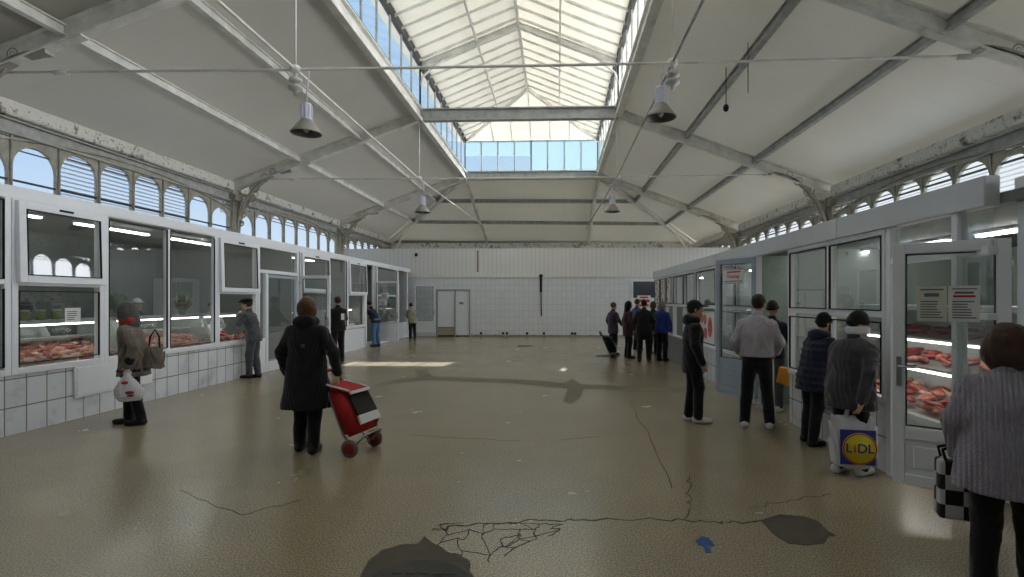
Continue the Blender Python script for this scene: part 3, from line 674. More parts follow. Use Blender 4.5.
for y, lb in ((7.45, 'near'), (8.6, 'middle'), (12.2, 'far')):
    mb = MB(); mb.box((RXF + (.15 if y != 8.6 else .1), y, 0), (6.2, y + .05, 2.42)); struct(mb, 'wall_right_divider', PARTM if y != 8.6 else plain('green_grey_partition', rgb(150, 166, 156), .4), '%s dividing partition inside the right stalls' % lb, 'wall')
def rwin(ya, yb, label, rows, mat=WHITE): return shop_window('R', yb, yb - ya, label, rows, mat, .69, 2.4, .05)
rwin(5.22, 7.36, 'right shop window of two panes where two customers in dark clothes stand', [(.74, 1.50, 'fixed', 2), (1.56, 2.36, 'fixed', 2)])
rwin(8.5, 10.6, 'right shop window seen behind the open grey leaf', [(.74, 1.5, 'fixed', 2), (1.56, 2.36, 'fixed', 2)])
rwin(10.62, 12.2, 'right shop window with red meat pictures below and tube lights above', [(.74, 1.5, 'fixed', 1), (1.56, 2.36, 'fixed', 1)])
rwin(12.22, 14.5, 'right shop window just beyond the person in black hood', [(.74, 1.5, 'open', 2), (1.56, 2.36, 'fixed', 2)])
rwin(14.52, 17.28, 'farthest right shop window covered with food posters', [(.74, 1.5, 'open', 3), (1.56, 2.36, 'fixed', 3)])
# transom and jambs of the near right door opening
wn[0] += 1
w = empty('window_%d' % wn[0], (RXF, 5.2, 0), RRZ, 'narrow transom pane over the near right stall door', 'window', None, 'structure')
fr = MB(); fr.rbox((0, -.045, 0), (.07, .045, 2.4), .006); fr.rbox((.84, -.045, 0), (.9, .045, 2.4), .006); fr.rbox((.07, -.045, 2.04), (.84, .045, 2.1), .006); fr.rbox((.9, -.045, 2.04), (1.2, .045, 2.1), .006); fr.rbox((.9, -.045, 1.55), (1.2, .045, 1.6), .006); fr.rbox((.9, -.045, .7), (1.2, .045, .76), .006); fr.build('frame', WHITE, w)
pane_mb(.07, .84, 2.1, 2.38).build('pane', GLASS, w); pane_mb(.9, 1.2, 2.1, 2.38).build('pane', GLASS, w); pane_mb(.9, 1.2, .76, 2.04).build('pane', GLASS, w)
A, B = Vector((2.78, 4.42)), Vector((3.36, 3.98)); dv = A - B
open_leaf(6, (B.x, B.y), atan2(dv.y, dv.x), dv.length, .2, 2.16, WHITE, 'white glass door leaf with two papers behind a glass sleeve, near right', .42)
A, B = on_floor(717, 391, .1), Vector((3.22, 8.52, 0)); dv = A - B
open_leaf(7, (B.x, B.y), atan2(dv.y, dv.x), sqrt(dv.x ** 2 + dv.y ** 2), .1, 2.4, GREYPVC, 'grey glass door leaf with red lettered sign, swung out by the man in the pale sweater', .55)
# near right front: set slightly back, white post, window over a steel panel
X9 = 3.40
mb = MB(); mb.rbox((X9 - .02, 3.70, 0), (X9 + .12, 3.96, 2.56), .01); mb.rbox((X9 - .04, .5, 2.46), (X9 + .1, 3.96, 2.60), .01); struct(mb, 'trim_right_post', WHITE, 'broad white post and head rail right of the near door', 'post')
wn[0] += 1
w = empty('window_%d' % wn[0], (X9, 3.7, 0), RRZ, 'right shop window cut by the right edge of the picture', 'window', None, 'structure')
frame_mb(0, 1.7, 2.0, 2.46, .07, .09).build('frame', WHITE, w); pane_mb(.07, 1.63, 2.07, 2.39).build('pane', GLASS, w)
mb = MB(); mb.rbox((.0, -.02, .05), (1.7, .03, 2.0), .01); mb.build('steel_panel', plain('brushed_steel_panel', rgb(140, 144, 144), .35, .4, .05, 3), w)
# window in the tiled wall right of the queue
wn[0] += 1
w = empty('window_%d' % wn[0], (3.42, YB + .02, 0), 0, 'white framed window with dark upper pane in the tiled wall behind the queue', 'window', None, 'structure')
fr = frame_mb(0, 1.18, 0, 2.62, .07, .09); fr.rbox((.07, -.04, 1.72), (1.11, .04, 1.80), .006); fr.build('frame', WHITE, w)
pane_mb(.07, 1.11, 1.8, 2.55).build('pane', plain('dark_pane', rgb(70, 76, 84), .1), w)
mb = MB(); mb.box((.07, -.02, .07), (1.11, .02, 1.72)); mb.build('lower_panel', WHITE, w)
# ------------------------------------------------------------------ fluorescent tubes
TUBE = emit('tube_light', (1, .98, .93, 1), 22)
def tube_light(x, y, z, rz, L, label, group=None):
    o = empty('ceiling_light', (x, y, z), rz, label, 'light', group)
    mb = MB(); mb.rbox((-L / 2 - .03, -.05, 0), (L / 2 + .03, .05, .035), .008); mb.build('housing', WHITE, o)
    for sy in (-.025, .025):
        mb = MB(); mb.tube([(-L / 2, sy, -.015), (L / 2, sy, -.015)], .013, 8); mb.build('tube', TUBE, o)
    return o
for y, lb in ((6.9, 'over the meat heap in the first left stall'), (9.0, 'behind the two tall panes of the left stall'), (11.1, 'behind the tilted sash by the man in a flat cap'), (15.8, 'in the left stall past the open leaf'), (19.2, 'in the left stall behind the man in jeans')):
    tube_light(-7.9, y, 2.97, pi / 2, 1.5, 'ceiling tube light ' + lb, 'tubes of the left stalls')
for x, y, lb in ((4.4, 5.0, 'behind the near right door transom'), (4.4, 6.6, 'over the near right counter'), (4.3, 8.0, 'in the open right entrance'), (4.4, 9.8, 'seen through the grey leaf'), (4.4, 11.4, 'behind the meat picture window'), (4.4, 13.2, 'in the right stall past the hooded person'), (4.4, 15.6, 'in the farthest right stall')):
    tube_light(x, y, 2.38, pi / 2, 1.2, 'ceiling tube light ' + lb, 'tubes of the right stalls')
# ------------------------------------------------------------------ figures: one smooth surface per garment, grown from a distance field
class Fld:
    def __init__(s, lo, hi, h):
        s.h = h; s.lo = np.array(lo, float) - 2 * h
        s.n = np.maximum(4, np.ceil((np.array(hi) + 2 * h - s.lo) / h).astype(int) + 1)
        s.ax = [s.lo[i] + h * np.arange(s.n[i]) for i in range(3)]
        s.d = np.full(s.n, 1.0, np.float32)
    def blk(s, lo, hi):
        sl = []
        for i in range(3):
            a = int(np.clip(np.floor((lo[i] - s.lo[i]) / s.h), 0, s.n[i])); b = int(np.clip(np.ceil((hi[i] - s.lo[i]) / s.h) + 1, 0, s.n[i]))
            if b <= a: return None
            sl.append(slice(a, b))
        g = [s.ax[i][sl[i]] for i in range(3)]
        return tuple(sl), g[0][:, None, None], g[1][None, :, None], g[2][None, None, :]
    def put(s, sl, d, k, mode='u'):
        o = s.d[sl]
        if mode == 'u':
            if k > 0:
                hh = np.clip(.5 + .5 * (o - d) / k, 0, 1); r = o * (1 - hh) + d * hh - k * hh * (1 - hh)
            else: r = np.minimum(o, d)
        else:
            if k > 0:
                d = -d; hh = np.clip(.5 - .5 * (o - d) / k, 0, 1); r = o * (1 - hh) + d * hh + k * hh * (1 - hh)
            else: r = np.maximum(o, -d)
        s.d[sl] = r
    def cap(s, a, b, ra, rb=None, k=.03, mode='u'):
        rb = ra if rb is None else rb; a = np.array(a, float); b = np.array(b, float); m = max(ra, rb) + k + 2 * s.h
        B = s.blk(np.minimum(a, b) - m, np.maximum(a, b) + m)
        if B is None: return s
        sl, X, Y, Z = B; ab = b - a; L = max(1e-9, ab @ ab)
        t = np.clip(((X - a[0]) * ab[0] + (Y - a[1]) * ab[1] + (Z - a[2]) * ab[2]) / L, 0, 1)
        d = np.sqrt((X - a[0] - t * ab[0]) ** 2 + (Y - a[1] - t * ab[1]) ** 2 + (Z - a[2] - t * ab[2]) ** 2) - (ra + (rb - ra) * t)
        s.put(sl, d, k, mode); return s
    def ell(s, c, r, R=None, k=.03, mode='u'):
        c = np.array(c, float); r = np.array(r, float); m = r.max() + k + 2 * s.h
        B = s.blk(c - m, c + m)
        if B is None: return s
        sl, X, Y, Z = B; X = X - c[0]; Y = Y - c[1]; Z = Z - c[2]
        if R is not None:
            R = np.array(R); x = R[0, 0] * X + R[1, 0] * Y + R[2, 0] * Z; y = R[0, 1] * X + R[1, 1] * Y + R[2, 1] * Z; z = R[0, 2] * X + R[1, 2] * Y + R[2, 2] * Z
        else: x, y, z = X, Y, Z
        k0 = np.sqrt((x / r[0]) ** 2 + (y / r[1]) ** 2 + (z / r[2]) ** 2); k1 = np.sqrt((x / r[0] ** 2) ** 2 + (y / r[1] ** 2) ** 2 + (z / r[2] ** 2) ** 2) + 1e-9
        s.put(sl, np.where(k0 < 1e-4, -r.min(), k0 * (k0 - 1) / k1), k, mode); return s
    def loft(s, prof, k=.03):               # rows z, cx, cy, rx, ry
        P = np.array(sorted(prof), float); m = P[:, 3:5].max() + k + 2 * s.h
        B = s.blk((P[:, 1].min() - m, P[:, 2].min() - m, P[0, 0] - k - 2 * s.h), (P[:, 1].max() + m, P[:, 2].max() + m, P[-1, 0] + k + 2 * s.h))
        sl, X, Y, Z = B; z = Z[0, 0]
        f = lambda j: np.interp(z, P[:, 0], P[:, j])[None, None, :]
        cx, cy, rx, ry = f(1), f(2), f(3), f(4)
        d = (np.sqrt(((X - cx) / rx) ** 2 + ((Y - cy) / ry) ** 2) - 1) * np.minimum(rx, ry)
        d = np.maximum(d, np.maximum(P[0, 0] - Z, Z - P[-1, 0])); s.put(sl, d, k); return s
    def cut(s, p, n):                        # keep the side opposite to n
        n = np.array(n, float); n /= np.linalg.norm(n)
        d = (s.ax[0][:, None, None] - p[0]) * n[0] + (s.ax[1][None, :, None] - p[1]) * n[1] + (s.ax[2][None, None, :] - p[2]) * n[2]
        s.d = np.maximum(s.d, d.astype(np.float32)); return s
    def wrinkle(s, amp, f, seed=0):
        X = s.ax[0][:, None, None]; Y = s.ax[1][None, :, None]; Z = s.ax[2][None, None, :]
        w = np.sin(f * (Z + .45 * np.sin(f * .31 * X + seed) + .4 * np.sin(f * .27 * Y + 2 * seed)) + seed) + .7 * np.sin(f * .6 * (X + .6 * Z) + 3 * seed + 1.3 * np.sin(f * .35 * Y)) + .5 * np.sin(f * 1.7 * (Y - .3 * Z) + seed)
        s.d += (amp * w).astype(np.float32); return s
    def mesh(s):
        v = s.d; v[0] = v[-1] = 1; v[:, 0] = v[:, -1] = 1; v[:, :, 0] = v[:, :, -1] = 1
        ins = v < 0; n = s.n
        cnt = np.zeros(n - 1, np.int8)
        for i in (0, 1):
            for j in (0, 1):
                for k in (0, 1): cnt += ins[i:n[0] - 1 + i, j:n[1] - 1 + j, k:n[2] - 1 + k]
        act = (cnt > 0) & (cnt < 8); I, J, K = np.nonzero(act)
        pos = np.zeros((len(I), 3)); num = np.zeros(len(I))
        for e in range(3):
            o1, o2 = [q for q in range(3) if q != e]
            for a in (0, 1):
                for b in (0, 1):
                    p = np.stack([I, J, K], 1); p[:, o1] += a; p[:, o2] += b; q = p.copy(); q[:, e] += 1
                    va = v[p[:, 0], p[:, 1], p[:, 2]]; vb = v[q[:, 0], q[:, 1], q[:, 2]]; cr = (va < 0) != (vb < 0)
                    t = np.where(cr, va / np.where(cr, va - vb, 1), 0)
                    pp = p.astype(float); pp[:, e] += t; pos[cr] += pp[cr]; num += cr
        pos = s.lo + s.h * pos / num[:, None]
        idx = np.full(n - 1, -1, np.int64); idx[I, J, K] = np.arange(len(I)); quads = []
        for e in range(3):
            o1, o2 = (e + 1) % 3, (e + 2) % 3
            sa = [slice(None)] * 3; sb = [slice(None)] * 3; sa[e] = slice(0, n[e] - 1); sb[e] = slice(1, n[e])
            A, Bq = ins[tuple(sa)], ins[tuple(sb)]; C = np.argwhere(A != Bq)
            C = C[(C[:, o1] > 0) & (C[:, o2] > 0) & (C[:, o1] < n[o1] - 1) & (C[:, o2] < n[o2] - 1)]
            if not len(C): continue
            fl = A[C[:, 0], C[:, 1], C[:, 2]]
            def g(a, b):
                D = C.copy(); D[:, o1] += a; D[:, o2] += b; return idx[D[:, 0], D[:, 1], D[:, 2]]
            Q = np.stack([g(-1, -1), g(0, -1), g(0, 0), g(-1, 0)], 1); Q[~fl] = Q[~fl][:, ::-1]; quads.append(Q)
        return pos, np.concatenate(quads)
    def build(s, name, mats, parent, smooth=4, matfn=None):
        v, q = s.mesh()
        if not len(v): return None
        for _ in range(smooth):
            acc = np.zeros_like(v); c = np.zeros(len(v))
            for a in range(4):
                for b in ((a + 1) % 4, (a + 3) % 4): np.add.at(acc, q[:, a], v[q[:, b]]); np.add.at(c, q[:, a], 1)
            v = .5 * v + .5 * acc / np.maximum(c, 1)[:, None]
        me = bpy.data.meshes.new(name); me.vertices.add(len(v)); me.vertices.foreach_set('co', v.astype(np.float32).ravel())
        me.loops.add(4 * len(q)); me.loops.foreach_set('vertex_index', q.astype(np.int32).ravel())
        me.polygons.add(len(q)); me.polygons.foreach_set('loop_start', np.arange(0, 4 * len(q), 4, dtype=np.int32))
        me.polygons.foreach_set('use_smooth', np.ones(len(q), bool))
        for m in (mats if isinstance(mats, (list, tuple)) else [mats]): me.materials.append(m)
        if matfn is not None: me.polygons.foreach_set('material_index', matfn(v[q].mean(1)).astype(np.int32))
        me.update(calc_edges=True); me.validate()
        o = bpy.data.objects.new(name, me); COL.objects.link(o); o.parent = parent; return o

SKIN = plain('skin', rgb(196, 150, 126), .5, 0, .06, 9); LIP = plain('lips', rgb(160, 96, 88), .45, 0, .05, 9); EYE = plain('eye_dark', rgb(40, 34, 32), .3, 0, .05, 9)
BLACKC = cloth('black_wool_cloth', rgb(26, 26, 29)); BLACKT = cloth('black_trouser_cloth', rgb(24, 24, 26)); NAVY = cloth('navy_cloth', rgb(34, 38, 54)); DGREY = cloth('dark_grey_wool', rgb(66, 64, 68))
GREYB = cloth('grey_brown_parka', rgb(112, 104, 94)); HOODG = cloth('grey_hood_knit', rgb(84, 84, 84), 120); MIDG = cloth('grey_jersey', rgb(78, 80, 84)); SWEAT = cloth('pale_grey_sweater', rgb(176, 170, 178), 150, .12)
QUILT = cloth('lilac_grey_quilted_cloth', rgb(150, 146, 158), 200, .12, .85, 14.0); BLUE = cloth('royal_blue_cloth', rgb(40, 52, 118)); BLUEL = cloth('mid_blue_cloth', rgb(60, 84, 126)); MAROON = cloth('maroon_cloth', rgb(62, 34, 42)); JEANS = cloth('blue_denim', rgb(86, 116, 156), 180, .25)
BEIGE = cloth('beige_jacket_cloth', rgb(150, 142, 126)); WHITEC = cloth('white_overall_cloth', rgb(214, 216, 218), 160, .06); PURPLE = cloth('plum_cloth', rgb(66, 54, 68)); ORANGE = plain('orange_paper', rgb(214, 140, 52), .7, 0, .12, 12); SCARF = cloth('brick_red_scarf_knit', rgb(150, 58, 44), 120); RED = plain('red_fabric', rgb(168, 28, 34), .7, 0, .12, 20)
SHOEB = plain('black_shoe_leather', rgb(26, 24, 24), .5, 0, .1, 20); SHOEW = plain('white_trainer', rgb(206, 204, 204), .55, 0, .08, 20); WHITEK = cloth('white_knit', rgb(210, 212, 216), 120, .06)
HBROWN = cloth('brown_hair', rgb(84, 60, 42), 90, .35, .6); HDARK = cloth('dark_brown_hair', rgb(44, 32, 26), 90, .35, .55); HBROWND = cloth('chestnut_hair', rgb(64, 44, 36), 90, .35, .55); HGREY = cloth('greyish_hair', rgb(136, 122, 106), 90, .3, .6); HBLACK = cloth('black_hair', rgb(24, 21, 20), 90, .3, .5); HSHORT = cloth('cropped_dark_hair', rgb(56, 46, 40), 200, .3, .8)

def person(label, loc, face, h, vox, coat, pose=None, trousers=BLACKT, shoes=SHOEB, hair=None, hat=None, group=None):
    """coat: dict(mat, hem, w (extra width), hood); pose: dict in metres for a 1.72 m figure, x right, y forward"""
    p = dict(lean=(0, 0), sz=1.40, head=(0, .03), pitch=0, yaw=0, hip=(0, 0), eR=(.27, -.03, 1.12), wR=(.25, .06, .88), eL=(-.27, -.03, 1.12), wL=(-.25, .06, .88), fR=(.1, .0), fL=(-.1, .0), kR=None, kL=None, girth=1.0)
    p.update(pose or {}); S = h / 1.72
    root = empty('person', loc, radians(face), label, 'person', group)
    V = lambda *a: np.array(a, float) * S
    lx, ly = p['lean']; sz = p['sz']; hx, hy = p['hip']; g = p['girth']
    sc = V(lx, ly, sz); hc = V(hx, hy, .93)
    nb = V(lx, ly + .01, sz + .06); hd = V(lx + p['head'][0], ly + p['head'][1], sz + .205)
    Rm = np.array((Matrix.Rotation(radians(p['yaw']), 3, 'Z') @ Matrix.Rotation(radians(p['pitch']), 3, 'X')))
    H = lambda *a: hd + Rm @ (np.array(a, float) * S)
    shR, shL = V(lx + .165, ly, sz - .055), V(lx - .165, ly, sz - .055)
    arms = ((shR, V(*p['eR']), V(*p['wR']), 1), (shL, V(*p['eL']), V(*p['wL']), -1))
    legs = []
    for f, kx, sx in ((p['fR'], p['kR'], 1), (p['fL'], p['kL'], -1)):
        an = V(f[0], f[1], .085); hp = hc + V(.085 * sx, 0, -.02); kn = V(*kx) if kx else (an + hp) / 2 + V(0, .03, .02); legs.append((hp, kn, an))
    allp = np.array([sc, hc, hd] + [q for a in arms for q in a[:3]] + [q for l in legs for q in l])
    lo = allp.min(0) - V(.22, .24, .1); hi = allp.max(0) + V(.22, .24, .17); lo[2] = min(lo[2], 0)
    tz = lambda t: hc * (1 - t) + sc * t
    # ---- body
    F = Fld(lo, hi, vox)
    pr = []
    for t, rx, ry in ((-.1, .15, .10), (.05, .155, .105), (.35, .125, .09), (.7, .15, .105), (.92, .15, .085), (1.0, .11, .065)):
        c = tz(t); pr.append((c[2], c[0], c[1], rx * S * g, ry * S * g))
    F.loft(pr, .02)
    F.cap(shR, shL, .055 * S, k=.04); F.cap(nb - V(0, 0, .06), hd - V(0, .015, .06), .055 * S, .05 * S, .03)
    for sh, el, wr, sx in arms:
        F.cap(sh, el, .048 * S, .038 * S, .03); F.cap(el, wr, .038 * S, .026 * S, .02)
        d = (wr - el) / np.linalg.norm(wr - el); n_ = np.array([1.0 * -sx, 0, 0]); n_ = n_ - d * (n_ @ d); n_ /= np.linalg.norm(n_); side = np.cross(d, n_)
        if side @ np.array([0, 1.0, 0]) < 0: side = -side
        pc = wr + d * .045 * S
        F.ell(pc, np.array([.014, .042, .05]) * S, np.stack([n_, side, d], 1), .012)
        for i, ln in enumerate((.068, .078, .073, .056)):
            b0 = wr + d * .085 * S + side * (.03 - .02 * i) * S; b1 = b0 + (d * .55 + n_ * .25) * ln * S; b2 = b1 + (d * .25 + n_ * .5) * ln * .75 * S
            F.cap(b0, b1, .009 * S, .0085 * S, .004); F.cap(b1, b2, .0085 * S, .007 * S, .004)
        t0 = wr + d * .03 * S + side * .036 * S; t1 = t0 + (d * .5 + side * .45 + n_ * .3) * .05 * S; F.cap(t0, t1, .011 * S, .0095 * S, .008); F.cap(t1, t1 + (d * .8 + n_ * .3) * .03 * S, .0095 * S, .008 * S, .005)
    for hp, kn, an in legs:
        F.cap(hp, kn, .075 * S, .052 * S, .03); F.cap(kn, an, .052 * S, .036 * S, .02); F.cap(an + V(0, -.03, -.045), an + V(0, .13, -.055), .034 * S, .026 * S, .02)
    F.ell(H(0, -.008, .03), V(.074, .095, .098), Rm, .02); F.ell(H(0, .028, -.045), V(.056, .066, .072), Rm, .03)
    F.cap(H(0, .09, .012), H(0, .112, -.024), .009 * S, .0135 * S, .012); F.cap(H(-.014, .098, -.03), H(.014, .098, -.03), .01 * S, k=.008)
    F.cap(H(-.03, .082, .036), H(.03, .082, .036), .012 * S, k=.015); F.cap(H(-.018, .088, -.064), H(.018, .088, -.064), .0085 * S, k=.008); F.ell(H(0, .078, -.098), V(.024, .02, .018), Rm, .015)
    for sx in (-1, 1):
        F.ell(H(.032 * sx, .097, .012), V(.015, .012, .01), Rm, .008, 'd'); F.ell(H(.076 * sx, -.012, -.005), V(.01, .021, .032), Rm, .006)
    def fm(c):
        q = (c - hd) @ Rm / S; m = np.zeros(len(c))
        for sx in (-1, 1): m[(abs(q[:, 0] - .032 * sx) < .0125) & (abs(q[:, 2] - .012) < .0062) & (q[:, 1] > .05)] = 2
        m[(abs(q[:, 0]) < .024) & (abs(q[:, 2] + .064) < .008) & (q[:, 1] > .06)] = 1; return m
    F.build('body', [SKIN, LIP, EYE], root, 1, fm)
    cv = vox * 1.25
    # ---- trousers
    F = Fld(lo, hi, cv)
    for hp, kn, an in legs: F.cap(hp, kn, .098 * S * g, .078 * S, .03); F.cap(kn, an + V(0, -.01, .0), .078 * S, .066 * S, .02)
    F.ell(hc + V(0, -.01, .0), V(.17 * g, .125 * g, .12), None, .04); F.wrinkle(.0035, 46, 1.7); F.cut(V(0, 0, .055), (0, 0, -1)); F.cut(hc + V(0, 0, .12), (0, 0, 1))
    F.build('trousers', trousers, root)
    # ---- shoes, each its own
    for hp, kn, an in legs:
        a = an + V(0, -.045, -.04); b = an + V(0, .15, -.05)
        F = Fld(np.minimum(a, b) - V(.09, .09, .09), np.maximum(a, b) + V(.09, .09, .12), min(cv, .012))
        F.cap(a, b, .048 * S, .042 * S, .02); F.cap(a + V(0, .02, .02), a + V(0, .02, .08), .045 * S, .045 * S, .03); F.cut(V(0, 0, .002), (0, 0, -1)); F.build('shoe', shoes, root)
    # ---- coat
    hem = coat['hem']; w = coat.get('w', 1.0) * g; pf = coat.get('puff', 0)
    F = Fld(lo, hi, cv); pr = []
    fl = coat.get('flare', 0)
    if hem < .9: pr.append((hem * S, hc[0], hc[1], (.195 * w + fl) * S, (.145 * w + fl) * S)); pr.append((.93 * S, hc[0], hc[1], .19 * w * S, .145 * w * S))
    else: c = tz(max(0, (hem - .93) / (sz - .93))); pr.append((hem * S, c[0], c[1], .178 * w * S, .135 * w * S))
    for t, rx, ry in ((.35, .172, .132), (.65, .185, .14), (.88, .185, .118), (.97, .16, .1), (1.07, .10, .08), (1.13, .07, .066)):
        c = tz(t)
        if c[2] > pr[-1][0] + .01: pr.append((c[2], c[0], c[1], rx * w * S, ry * w * S))
    F.loft(pr, .03)
    for sh, el, wr, sx in arms:
        d = (wr - el) * .96; F.cap(sh, el, (.074 + pf) * S, (.064 + pf) * S, .04); F.cap(el, el + d, (.064 + pf) * S, (.05 + pf * .6) * S, .02)
    if coat.get('puff'): 
        Z = F.ax[2][None, None, :]; F.d += (.006 * np.sin(Z / S * 2 * pi / .085)).astype(np.float32)
    F.wrinkle(coat.get('wr', .0042), 34, len(label) * .7)
    F.cut(V(0, 0, hem), (0, 0, -1))
    F.build('coat' if hem < .8 else 'jacket', coat['mat'], root)
    if coat.get('trim'):
        F = Fld(lo, hi, cv)
        for sh, el, wr, sx in arms: a = el + (wr - el) * .62; b = el + (wr - el) * .75; F.cap(a, b, .066 * S, .064 * S, .01)
        F.loft([((hem + .07) * S, hc[0], hc[1], (.2 * w + fl) * S, (.15 * w + fl) * S), ((hem + .13) * S, hc[0], hc[1], .2 * w * S, .152 * w * S)], .01); F.build('trim_band', coat['trim'], root)
    cm = coat.get('hoodmat', coat['mat'])
    if coat.get('hood') == 'down':
        F = Fld(nb - V(.25, .25, .2), nb + V(.25, .25, .2), cv); F.ell(nb + V(0, -.085, -.005), V(.125, .075, .085), None, .03); F.cap(nb + V(-.07, .03, 0), nb + V(.07, .03, 0), .05 * S, k=.05); F.cap(nb + V(-.1, -.02, 0), nb + V(.1, -.02, 0), .045 * S, k=.05); F.wrinkle(.003, 50, 1); F.build('hood', cm, root)
    elif coat.get('hood') == 'up':
        F = Fld(hd - V(.25, .25, .3), hd + V(.25, .25, .25), cv * .8); F.ell(H(0, -.03, .01), V(.118, .135, .145), Rm, .03); F.cap(H(0, -.03, -.06), nb + V(0, -.03, .0), .115 * S, .12 * S, .05); F.ell(H(0, .13, -.02), V(.082, .11, .115), Rm, .015, 'd'); F.wrinkle(.003, 50, 2); F.build('hood', cm, root)
    else:
        F = Fld(nb - V(.2, .2, .15), nb + V(.2, .2, .15), cv * .8); F.cap(nb + V(0, -.01, -.03), nb + V(0, -.005, .012), .072 * S, .066 * S, .02); F.build('collar', cm, root)
    # ---- hair
    if hair:
        m, st = hair; F = Fld(hd - V(.24, .24, .38), hd + V(.24, .24, .25), min(cv, .011))
        F.ell(H(0, -.018, .034), V(.086, .104, .106), Rm, .02)
        if st == 'bob': F.ell(H(0, -.035, -.02), V(.108, .095, .11), Rm, .04)
        if st == 'wide': F.ell(H(0, -.035, -.045), V(.132, .112, .125), Rm, .05); F.ell(H(0, -.02, .04), V(.108, .118, .11), Rm, .03)
        if st == 'long': F.ell(H(0, -.04, -.03), V(.105, .09, .12), Rm, .04); F.cap(H(-.04, -.07, -.08), H(-.05, -.085, -.24), .06 * S, .05 * S, .04); F.cap(H(.04, -.07, -.08), H(.05, -.085, -.24), .06 * S, .05 * S, .04)
        if st == 'bun': F.ell(H(0, -.11, .04), V(.045, .045, .045), Rm, .02)
        F.ell(H(0, .1, -.05), V(.07 if st != 'short' else .088, .098, .105), Rm, .012, 'd')
        if st == 'short': F.cut(H(0, 0, -.06), Rm @ np.array([0, .25, -1]))
        F.wrinkle(.0045, 75, 3); F.build('hair', m, root)
    if hat:
        m, st = hat; F = Fld(hd - V(.22, .26, .2), hd + V(.22, .26, .26), min(cv, .011))
        if st == 'beanie':
            F.ell(H(0, -.012, .04), V(.089, .108, .122), Rm, .02); F.cut(H(0, 0, .008), Rm @ np.array([0, -.18, -1])); 
            for i in range(16):
                a0, a1 = 2 * pi * i / 16, 2 * pi * (i + 1) / 16; F.cap(H(.08 * cos(a0), -.012 + .098 * sin(a0), .03 + .02 * sin(a0)), H(.08 * cos(a1), -.012 + .098 * sin(a1), .03 + .02 * sin(a1)), .02 * S, k=.012)
            F.wrinkle(.002, 110, 1); F.build('beanie', m, root)
        elif st == 'flatcap':
            F.ell(H(0, .0, .085), V(.108, .135, .052), Rm, .02); F.ell(H(0, -.012, .05), V(.09, .108, .06), Rm, .02); F.ell(H(0, .125, .062), V(.075, .055, .014), Rm, .015); F.cut(H(0, 0, .035), Rm @ np.array([0, 0, -1])); F.build('flat_cap', m, root)
        elif st == 'cap':
            F.ell(H(0, -.012, .045), V(.09, .108, .098), Rm, .02); F.cut(H(0, 0, .04), Rm @ np.array([0, 0, -1])); F.ell(H(0, .125, .048), V(.072, .075, .012), Rm, .015); F.build('peaked_cap', m, root)
    return root
def band(root, name, mat, h, pose_lean, sz, headoff, z, yaw, R=(.076, .092), th=.025):
    S = h / 1.72; hd = np.array((pose_lean[0] + headoff[0], pose_lean[1] + headoff[1], sz + .205)) * S
    F = Fld(hd - .2, hd + .2, .009); 
    Rm = np.array(Matrix.Rotation(radians(yaw), 3, 'Z'))
    for i, z in [(i, zz) for zz in (z, z - .035) for i in range(20)]:
        a0, a1 = 2 * pi * i / 20, 2 * pi * (i + 1) / 20
        F.cap(hd + Rm @ np.array((R[0] * cos(a0), -.012 + R[1] * sin(a0), z)) * S, hd + Rm @ np.array((R[0] * cos(a1), -.012 + R[1] * sin(a1), z)) * S, th * S, k=.01)
    F.wrinkle(.002, 80, 1); return F.build(name, mat, root)
P_ = on_floor
# 1 woman at the left window
p1 = person('person in grey-brown hooded parka with red scarf at the left meat window', P_(134, 424), 112, 1.64, .0075, dict(mat=GREYB, hem=.70, w=1.14, trim=BLACKC, hood='up', hoodmat=HOODG, flare=.03, wr=.006), dict(lean=(0, .06), head=(0, .05), pitch=-8, eR=(.26, -.02, 1.1), wR=(.27, .1, .88), eL=(-.3, -.1, 1.13), wL=(-.29, -.02, .86), fR=(.09, .1), fL=(-.09, -.1)), shoes=SHOEB, hair=(HBROWN, 'bob'))
F = Fld((-.2, -.1, 1.2), (.2, .3, 1.6), .01); F.cap((-.07, .1, 1.41), (.07, .1, 1.41), .055, k=.03); F.cap((-.06, .03, 1.42), (.06, .03, 1.42), .07, k=.03); F.wrinkle(.004, 60, 2); F.build('scarf', SCARF, p1)
# 2 person with the red trolley
p2 = person('person in long black coat seen from behind, pulling a red shopping trolley', P_(307, 452), 4, 1.72, .0075, dict(mat=BLACKC, hem=.50, w=1.16, hood='down', flare=.05, wr=.005), dict(eR=(.31, -.06, 1.12), wR=(.34, -.02, .88), fR=(.09, -.05), fL=(-.1, .06)), hair=(HBROWN, 'bob'))
mb = MB(); mb.lathe([(0, 0), (.022, 0), (.022, .006), (0, .008)], 12, Matrix.Translation((.02, -.168, 1.2)) @ Matrix.Rotation(pi / 2, 4, 'X')); mb.build('coat_button', plain('dark_button', rgb(60, 58, 58), .3), p2)
# 3 man leaning at the counter
person('person in grey jersey and dark flat cap at the left counter, hand at chin', P_(254, 378), 96, 1.72, .009, dict(mat=MIDG, hem=.80, w=1.05), dict(lean=(0, .1), head=(0, .05), pitch=-6, eR=(.25, .1, 1.12), wR=(.16, .26, .98), eL=(-.24, .2, 1.2), wL=(-.1, .25, 1.38), fR=(.04, -.06), fL=(-.06, .08)), trousers=MIDG, hair=(HSHORT, 'short'), hat=(BLACKC, 'flatcap'))
